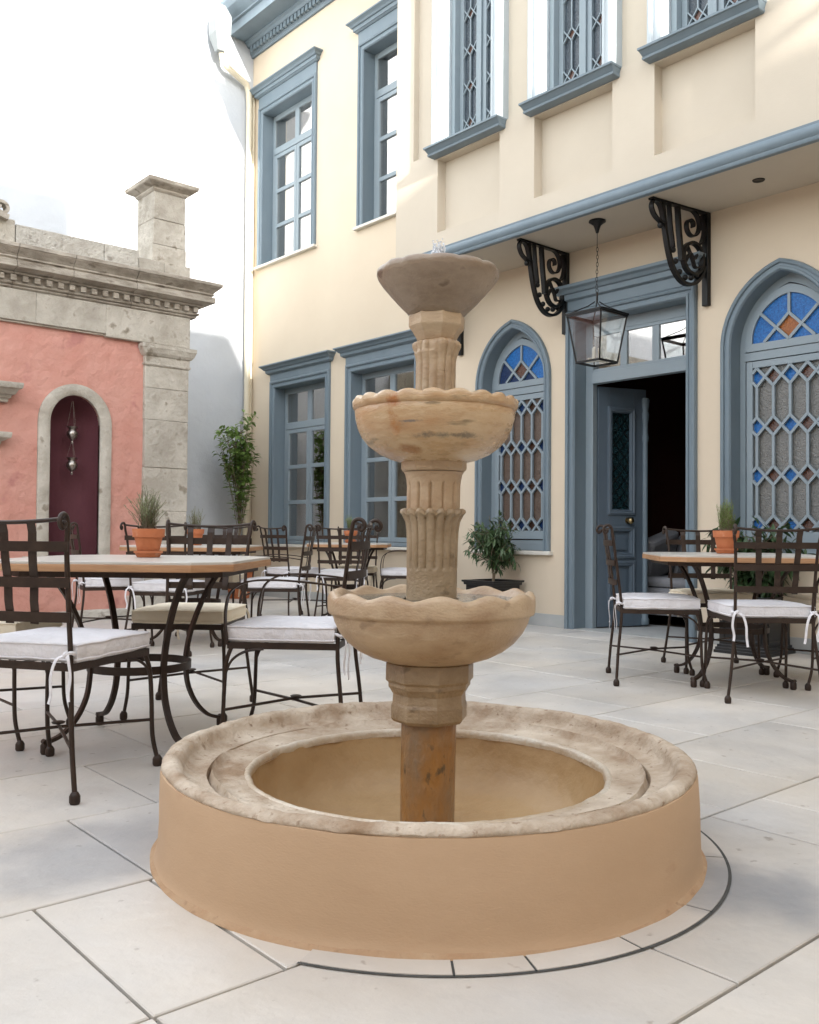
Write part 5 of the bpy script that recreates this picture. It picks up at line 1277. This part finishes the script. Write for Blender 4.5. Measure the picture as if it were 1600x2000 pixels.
def make_pot(name, label, loc, seed, leafm, hgt, spread, dens_, scale=1.0):
    r = bpy.data.objects.new(name, None); COL.objects.link(r); tag(r, label, 'potted herb', 'potted herbs on the tables'); r.location = loc; r.scale = (scale,)*3
    pt = link('pot', pot_lathe(), TERRA, root=r, smooth=40)
    link('saucer', MB().lathe([(0.0001, 0.0), (0.050, 0.0), (0.054, 0.004), (0.060, 0.018), (0.0655, 0.020), (0.066, 0.028), (0.060, 0.029), (0.053, 0.009), (0.0001, 0.008)], 40), TERRA, root=r, smooth=40)
    link('soil', MB().lathe([(0.0001, 0.118), (0.067, 0.116)], 24), SOIL, root=r)
    st, nd = rosemary(seed, hgt, spread, dens_)
    for m in (st, nd): m.v = [p+Vector((0, 0, 0.118)) for p in m.v]
    link('stems', st, BARK, root=r, kind='stuff'); link('needles', nd, leafm, root=r, kind='stuff')
    return r
make_pot('potted_rosemary', 'terracotta pot of straggling rosemary on the nearest left table', (1.735, 3.705, 0.754), 2, ROSE, 0.235, 0.72, 90, 0.92)
make_pot('potted_rosemary', 'terracotta pot of bright green herb on the right table', (5.14, 2.98, 0.754), 5, ROSEG, 0.215, 0.26, 130, 1.05)
make_pot('potted_rosemary', 'small terracotta pot of rosemary on the table before the pink facade', (3.46, 6.56, 0.754), 8, ROSE, 0.23, 0.40, 40, 0.95)
make_pot('potted_rosemary', 'small terracotta pot with green herb on the table under the windows', (5.66, 7.44, 0.754), 9, ROSEG, 0.20, 0.30, 70, 0.95)

def branch_tree(name, label, loc, trunk_h, crown_c, crown_r, nb, nl, leafm, L_, w_, seed, pot=None, multi=1, droop=0.2, trunk_r=0.011, per=1, shape=None, leader=0.0):
    rnd = random.Random(seed)
    r = bpy.data.objects.new(name, None); COL.objects.link(r); tag(r, label, 'tree' if 'tree' in name else 'shrub'); r.location = loc
    tr = MB(); fo = MB(); tips = []
    cc = Vector(crown_c)
    base = Vector((0, 0, 0))
    for q in range(multi):
        off = Vector((rnd.uniform(-.02, .02), rnd.uniform(-.02, .02), 0)) if multi > 1 else Vector((0, 0, 0))
        pts = [base+off*0.3+Vector((0.0, 0.0, pot or 0)), Vector((rnd.uniform(-.012, .012)+off.x*2, rnd.uniform(-.012, .012)+off.y*2, (pot or 0)+trunk_h*0.5)), Vector((cc.x*0.7+off.x*4, cc.y*0.7+off.y*4, (pot or 0)+trunk_h)), Vector((cc.x, cc.y, cc.z+crown_r[2]*leader))]
        sp = spl(pts, 6); tr.tube(sp, [trunk_r*(1-0.65*i/len(sp)) for i in range(len(sp))], 8)
        for k in range(nb//multi):
            t = rnd.uniform(0.52, 0.98); b = sp[int(t*(len(sp)-1))]
            while True:
                d = Vector((rnd.uniform(-1, 1), rnd.uniform(-1, 1), rnd.uniform(-1, 1)))
                if d.length <= 1: break
            e = cc+Vector((d.x*crown_r[0], d.y*crown_r[1], d.z*crown_r[2]))*rnd.uniform(0.75, 1.08)
            if shape and not shape(e-cc, rnd): e = cc+(e-cc)*0.55
            m = (b+e)/2+Vector((rnd.uniform(-.03, .03), rnd.uniform(-.03, .03), rnd.uniform(-.01, .05)))
            bp = spl([b, m, e], 5); tr.tube(bp, [trunk_r*0.42*(1-0.75*i/len(bp)) for i in range(len(bp))], 5)
            nlf = int(nl/nb*rnd.uniform(0.5, 1.5))
            for i in range(nlf):
                tt = rnd.uniform(0.22, 1.0); f = tt*(len(bp)-1); j = min(len(bp)-2, int(f)); p = bp[j].lerp(bp[j+1], f-j)
                tg = (bp[j+1]-bp[j]).normalized(); o = Matrix.Rotation(rnd.uniform(0, 2*pi), 3, tg) @ tg.orthogonal().normalized()
                d2 = (o+tg*rnd.uniform(0.2, 0.9)+Vector((0, 0, -droop*rnd.uniform(0, 1.6)))).normalized()
                p = p+o*rnd.uniform(0, 0.015)
                s_ = rnd.uniform(0.6, 1.15); leaf_quad(fo, p, d2, Vector((rnd.uniform(-.3, .3), rnd.uniform(-.3, .3), 1)), L_*s_, w_*s_, fold=0.3, droop=rnd.uniform(0.05, 0.3))
    link('trunk', tr, BARK, root=r, smooth=60)
    link('foliage', fo, leafm, root=r, kind='stuff')
    return r
# corner tree in its round pot
branch_tree('small_tree', 'slender young citrus tree in the corner before the white wall', (6.13, 10.42, 0.36), 0.62, (0.0, 0.0, 1.52), (0.40, 0.40, 0.76), 70, 1300, LEAF, 0.092, 0.050, 21, droop=0.1, trunk_r=0.013, leader=0.55,
            shape=lambda v, rnd: (abs(v.x)+abs(v.y)) < 0.10+0.45*(0.70+v.z) )
cp = bpy.data.objects.new('terracotta_planter', None); COL.objects.link(cp); cp.location = (6.13, 10.42, 0); tag(cp, 'large terracotta planter holding the corner tree', 'planter')
link('planter_body', MB().lathe([(0.12, 0.0), (0.13, 0.01), (0.175, 0.34), (0.195, 0.345), (0.20, 0.40), (0.185, 0.402), (0.17, 0.36), (0.0001, 0.36)], 40), TERRA, root=cp, smooth=40)
link('planter_soil', MB().lathe([(0.0001, 0.365), (0.172, 0.365)], 24), SOIL, root=cp)
def square_planter(loc, label, h=0.42, s=0.36, flare=0.06):
    r = bpy.data.objects.new('square_planter', None); COL.objects.link(r); r.location = loc; tag(r, label, 'planter', 'black square planters against the house')
    a = s/2
    lv = [(0.0, a+flare*0.5), (0.022, a+flare*0.5), (0.023, a+0.022), (0.042, a+0.022), (0.043, a+0.012), (0.062, a+0.012), (0.063, a), (h-0.045, a), (h-0.044, a+0.015), (h-0.02, a+0.018), (h-0.019, a+0.03), (h, a+0.032), (h, a-0.02), (h-0.05, a-0.02)]
    link('planter_body', MB().loft([[(-q, -q, z), (q, -q, z), (q, q, z), (-q, q, z)] for z, q in lv]), BOXM, root=r, bev=0.002)
    for (ax, sg) in ((0, -1), (1, -1), (0, 1), (1, 1)):
        m = MB(); pth = [(-a+0.03, 0.085), (a-0.03, 0.085), (a-0.03, h-0.07), (-a+0.03, h-0.07)]
        mf = (lambda u, v, d, sg=sg: (sg*(a+0.001-d), u, v)) if ax == 0 else (lambda u, v, d, sg=sg: (u, sg*(a+0.001-d), v))
        m.sweep(pth, [(0, 0), (0, 0.008), (-0.012, 0.008), (-0.02, 0.0)], mf, closed=True); link('panel_frame', m, BOXM, root=r)
    link('soil', MB().box(-a+0.021, a-0.021, -a+0.021, a-0.021, h-0.06, h-0.03), SOIL, root=r)
    return r
square_planter((6.34, 6.10, 0), 'black square planter under the arched window behind the fountain')
square_planter((6.38, 3.47, 0), 'black square planter behind the right table')
branch_tree('potted_shrub', 'ficus with a rounded head on a thin stem, in the black planter behind the fountain', (6.34, 6.10, 0.38), 0.17, (0.0, 0.0, 0.42), (0.34, 0.34, 0.28), 80, 1800, LEAF2, 0.088, 0.023, 33, multi=2, droop=0.7, trunk_r=0.012, leader=0.3)
branch_tree('potted_shrub', 'dark long-leaved shrub behind the right table, standing in a black planter', (6.38, 3.47, 0.38), 0.10, (0.0, 0.0, 0.33), (0.38, 0.42, 0.35), 80, 1500, LEAF3, 0.125, 0.032, 44, multi=3, droop=0.7, trunk_r=0.011, leader=0.35)

# ================================================================== LANTERN
LC = (6.10, 4.70)
ln_ = Thing('hanging_lantern', 'black iron lantern with clear glass hanging on a chain before the doorway', 'lantern', (LC[0], LC[1], 3.45))
ln_.part('ceiling_rose', MB().lathe([(0.0001, 3.452), (0.068, 3.452), (0.070, 3.440), (0.055, 3.432), (0.030, 3.41), (0.018, 3.375), (0.012, 3.35), (0.0001, 3.345)], 24, LC), BLACK, smooth=50)
cn = MB(); z = 3.35; k = 0
cn.tube([(LC[0], LC[1], 3.36), (LC[0], LC[1], 3.26)], 0.003, 6); z = 3.262
while z > 2.90:
    a = k % 2*pi/2+pi/4; c, s_ = cos(a), sin(a)
    cn.tube([(LC[0]+0.0085*cos(t)*c+0.004*sin(k*.5), LC[1]+0.0085*cos(t)*s_, z-0.018+0.020*sin(t)) for t in [2*pi*q/10 for q in range(10)]], 0.0022, 5, closed=True); z -= 0.031; k += 1
ln_.part('chain', cn, BLACK, smooth=60)
a, b = 0.172, 0.118; zt, zb = 2.66, 2.275; fr = MB()
def rail(q, z, w): 
    for (p0, p1) in (((-q, -q), (q, -q)), ((q, -q), (q, q)), ((q, q), (-q, q)), ((-q, q), (-q, -q))):
        fr.bar((LC[0]+p0[0], LC[1]+p0[1], z), (LC[0]+p1[0], LC[1]+p1[1], z), w, w, (0, 0, 1))
rail(a, zt, 0.020); rail(a+0.008, zt+0.012, 0.014); rail(b, zb, 0.016)
for sx, sy in ((1, 1), (1, -1), (-1, 1), (-1, -1)):
    fr.bar((LC[0]+sx*a, LC[1]+sy*a, zt), (LC[0]+sx*b, LC[1]+sy*b, zb), 0.013, 0.013, (sx, -sy, 0))
    fr.tube([(LC[0]+sx*a, LC[1]+sy*a, zt+0.015), (LC[0]+sx*0.05, LC[1]+sy*0.05, zt+0.085), (LC[0]+sx*0.012, LC[1]+sy*0.012, zt+0.12)], 0.0045, 6)
fr.tube([(LC[0], LC[1], zt+0.11), (LC[0], LC[1], zt+0.20)], 0.009, 8); fr.tube([(LC[0]+0.016*cos(t), LC[1], zt+0.212+0.016*sin(t)) for t in [2*pi*q/12 for q in range(12)]], 0.003, 6, closed=True)
ln_.part('frame', fr, BLACK, smooth=40)
for sx, sy in ((1, 0), (-1, 0), (0, 1), (0, -1)):
    u = Vector((-sy, sx, 0)); c0 = Vector((LC[0]+sx*(a-0.003), LC[1]+sy*(a-0.003), zt-0.008)); c1 = Vector((LC[0]+sx*(b-0.002), LC[1]+sy*(b-0.002), zb+0.006))
    nn_ = Vector((sx, sy, 0))*0.002
    q = [c0-u*(a-.008), c0+u*(a-.008), c1+u*(b-.006), c1-u*(b-.006)]
    ln_.part('glass_pane', MB().loft([q, [p-nn_ for p in q]]), CLEAR)
cd = MB(); bl = MB()
for (dx, dy) in ((0.035, 0.0), (-0.035, 0.0), (0, 0.035), (0, -0.035)):
    cd.tube([(LC[0]+dx, LC[1]+dy, 2.30), (LC[0]+dx, LC[1]+dy, 2.40)], 0.011, 10)
    bl.lathe([(0.004, 2.40), (0.010, 2.415), (0.012, 2.43), (0.008, 2.455), (0.001, 2.475)], 10, (LC[0]+dx, LC[1]+dy))
cd.box(LC[0]-0.11, LC[0]+0.11, LC[1]-0.008, LC[1]+0.008, 2.288, 2.300); cd.box(LC[0]-0.008, LC[0]+0.008, LC[1]-0.11, LC[1]+0.11, 2.2875, 2.301)
ln_.part('candle_sleeves', cd, CANDLE, smooth=50); ln_.part('bulbs', bl, CLEAR, smooth=60)

# ================================================================== IRON BRACKETS
def make_bracket(Y, label):
    br = Thing('iron_bracket', label, 'bracket', (XF, Y, 3.45), group='scrolled iron brackets under the overhanging storey')
    wy = (0, 1, 0); W_ = 0.042
    q = lambda pts: [(x, Y, z) for x, z in pts]
    br.part('wall_bar', MB().box(6.575, 6.618, Y-0.028, Y+0.028, 2.70, 3.449), BLACK, bev=0.003)
    br.part('top_bar', MB().box(5.955, 6.574, Y-0.024, Y+0.024, 3.433, 3.449), BLACK, bev=0.002)
    br.part('outer_curve', MB().strap(spl(q([(6.086, 3.432), (6.100, 3.30), (6.135, 3.12), (6.19, 2.965), (6.27, 2.872), (6.36, 2.840), (6.45, 2.858), (6.525, 2.92), (6.574, 3.01)]), 5), W_, 0.024, wdir=wy), BLACK, smooth=50)
    br.part('inner_bar', MB().strap(q([(6.255, 3.432), (6.272, 3.25), (6.292, 3.10), (6.30, 3.02)]), W_, 0.026, wdir=wy), BLACK, smooth=50)
    br.part('inner_bar', MB().strap(q([(6.158, 3.432), (6.172, 3.28), (6.205, 3.10)]), W_, 0.014, wdir=wy), BLACK, smooth=50)
    br.part('front_loop', MB().strap(spl(q([(6.105, 3.26), (6.06, 3.28), (5.995, 3.318), (5.962, 3.375), (5.975, 3.422), (6.02, 3.428), (6.058, 3.40), (6.085, 3.33), (6.10, 3.27)]), 5), W_, 0.013, wdir=wy), BLACK, smooth=50)
    br.part('knob', MB().ball((6.062, Y, 3.252), 0.024, 12), BLACK, smooth=60)
    sc_ = []
    for k in range(34):
        t = k/33; ang = -0.4+t*8.2; r = 0.022+0.100*t**1.15
        sc_.append((6.415+r*cos(ang)*0.92, 3.315+r*sin(ang)*1.02))
    br.part('scroll', MB().strap(q(sc_), W_, 0.012, wdir=wy), BLACK, smooth=60)
    br.part('scroll', MB().strap(spl(q([(6.53, 3.42), (6.568, 3.30), (6.535, 3.20), (6.48, 3.17)]), 5), W_, 0.014, wdir=wy), BLACK, smooth=60)
    br.part('ring', MB().strap([(6.435+0.115*cos(2*pi*k/28), Y, 3.055+0.125*sin(2*pi*k/28)) for k in range(28)], W_, 0.024, wdir=wy, closed=True), BLACK, smooth=60)
    br.part('leaf', MB().strap(spl(q([(6.34, 3.00), (6.40, 3.09), (6.45, 3.05), (6.50, 3.12), (6.53, 3.09)]), 5), W_*0.8, 0.012, wdir=wy), BLACK, smooth=60)
    br.part('leaf', MB().strap(spl(q([(6.37, 3.14), (6.43, 3.05), (6.46, 2.99), (6.52, 3.0)]), 5), W_*0.8, 0.012, wdir=wy), BLACK, smooth=60)
    for x, z in ((6.205, 3.085), (6.232, 3.0), (6.280, 2.925), (6.345, 2.89), (6.415, 2.90), (6.475, 2.925), (6.53, 2.985)):
        br.part('stud', MB().ball((x, Y, z), 0.024, 10), BLACK, smooth=60)
    return br
make_bracket(5.44, 'scrolled black iron bracket left of the hanging lantern')
_b = make_bracket(3.995, 'scrolled black iron bracket right of the hanging lantern, over the door surround'); _b.o.rotation_euler = (0, 0, radians(-8))
make_bracket(6.83, 'scrolled black iron bracket mostly hidden behind the fountain column')

# ================================================================== NICHE LAMPS
nl_ = Thing('hanging_oil_lamp', 'upper silver oil lamp hanging on thin chains in the maroon niche', 'oil lamp', (nxc+0.02, 8.84, 2.10), group='silver lamps in the niche')
def oil_lamp(T_, zc, chains_top):
    c = (nxc+0.02, 8.84)
    T_.part('lamp_body', MB().lathe([(0.0001, zc-0.106), (0.008, zc-0.103), (0.012, zc-0.088), (0.007, zc-0.075), (0.024, zc-0.062), (0.049, zc-0.031), (0.054, zc-0.006), (0.043, zc+0.019), (0.030, zc+0.035), (0.049, zc+0.056), (0.054, zc+0.062), (0.027, zc+0.062)], 20, c), SILVER, smooth=60)
    m = MB()
    for k in range(3):
        a_ = k*2*pi/3+0.5; m.tube([(c[0]+0.048*cos(a_), c[1]+0.048*sin(a_), zc+0.06), (c[0]+0.006*cos(a_), c[1]+0.006*sin(a_), chains_top)], 0.0012, 4)
    T_.part('chain', m, SILVER)
oil_lamp(nl_, 1.80, 2.11)
nl2 = Thing('hanging_oil_lamp', 'lower silver oil lamp hanging in the maroon niche', 'oil lamp', (nxc+0.02, 8.84, 1.75), group='silver lamps in the niche')
oil_lamp(nl2, 1.50, 1.72)

# ================================================================== SOFA INSIDE
sf = Thing('sofa', 'grey upholstered sofa in the dark room beyond the open door', 'sofa', (8.4, 5.1, 0))
sf.part('seat', MB().box(7.45, 9.4, 4.70, 5.45, 0.10, 0.36), SOFA, bev=0.03)
sf.part('seat_cushion', MB().box(7.47, 9.38, 4.68, 5.40, 0.362, 0.46), SOFA, bev=0.04)
sf.part('backrest', MB().box(7.45, 9.4, 5.30, 5.52, 0.362, 0.80), SOFA, bev=0.05)
for y, t in ((7.72, 0.25), (8.25, 0.12)):
    c = Vector((y, 5.20, 0.66)); n1 = Vector((0, cos(0.35), sin(0.35))); u1 = Vector((cos(t), 0, sin(t))); w1 = n1.cross(u1)
    sf.part('back_cushion', MB().obox(c, n1*0.07, u1*0.24, w1*0.22), SOFA, bev=0.04)
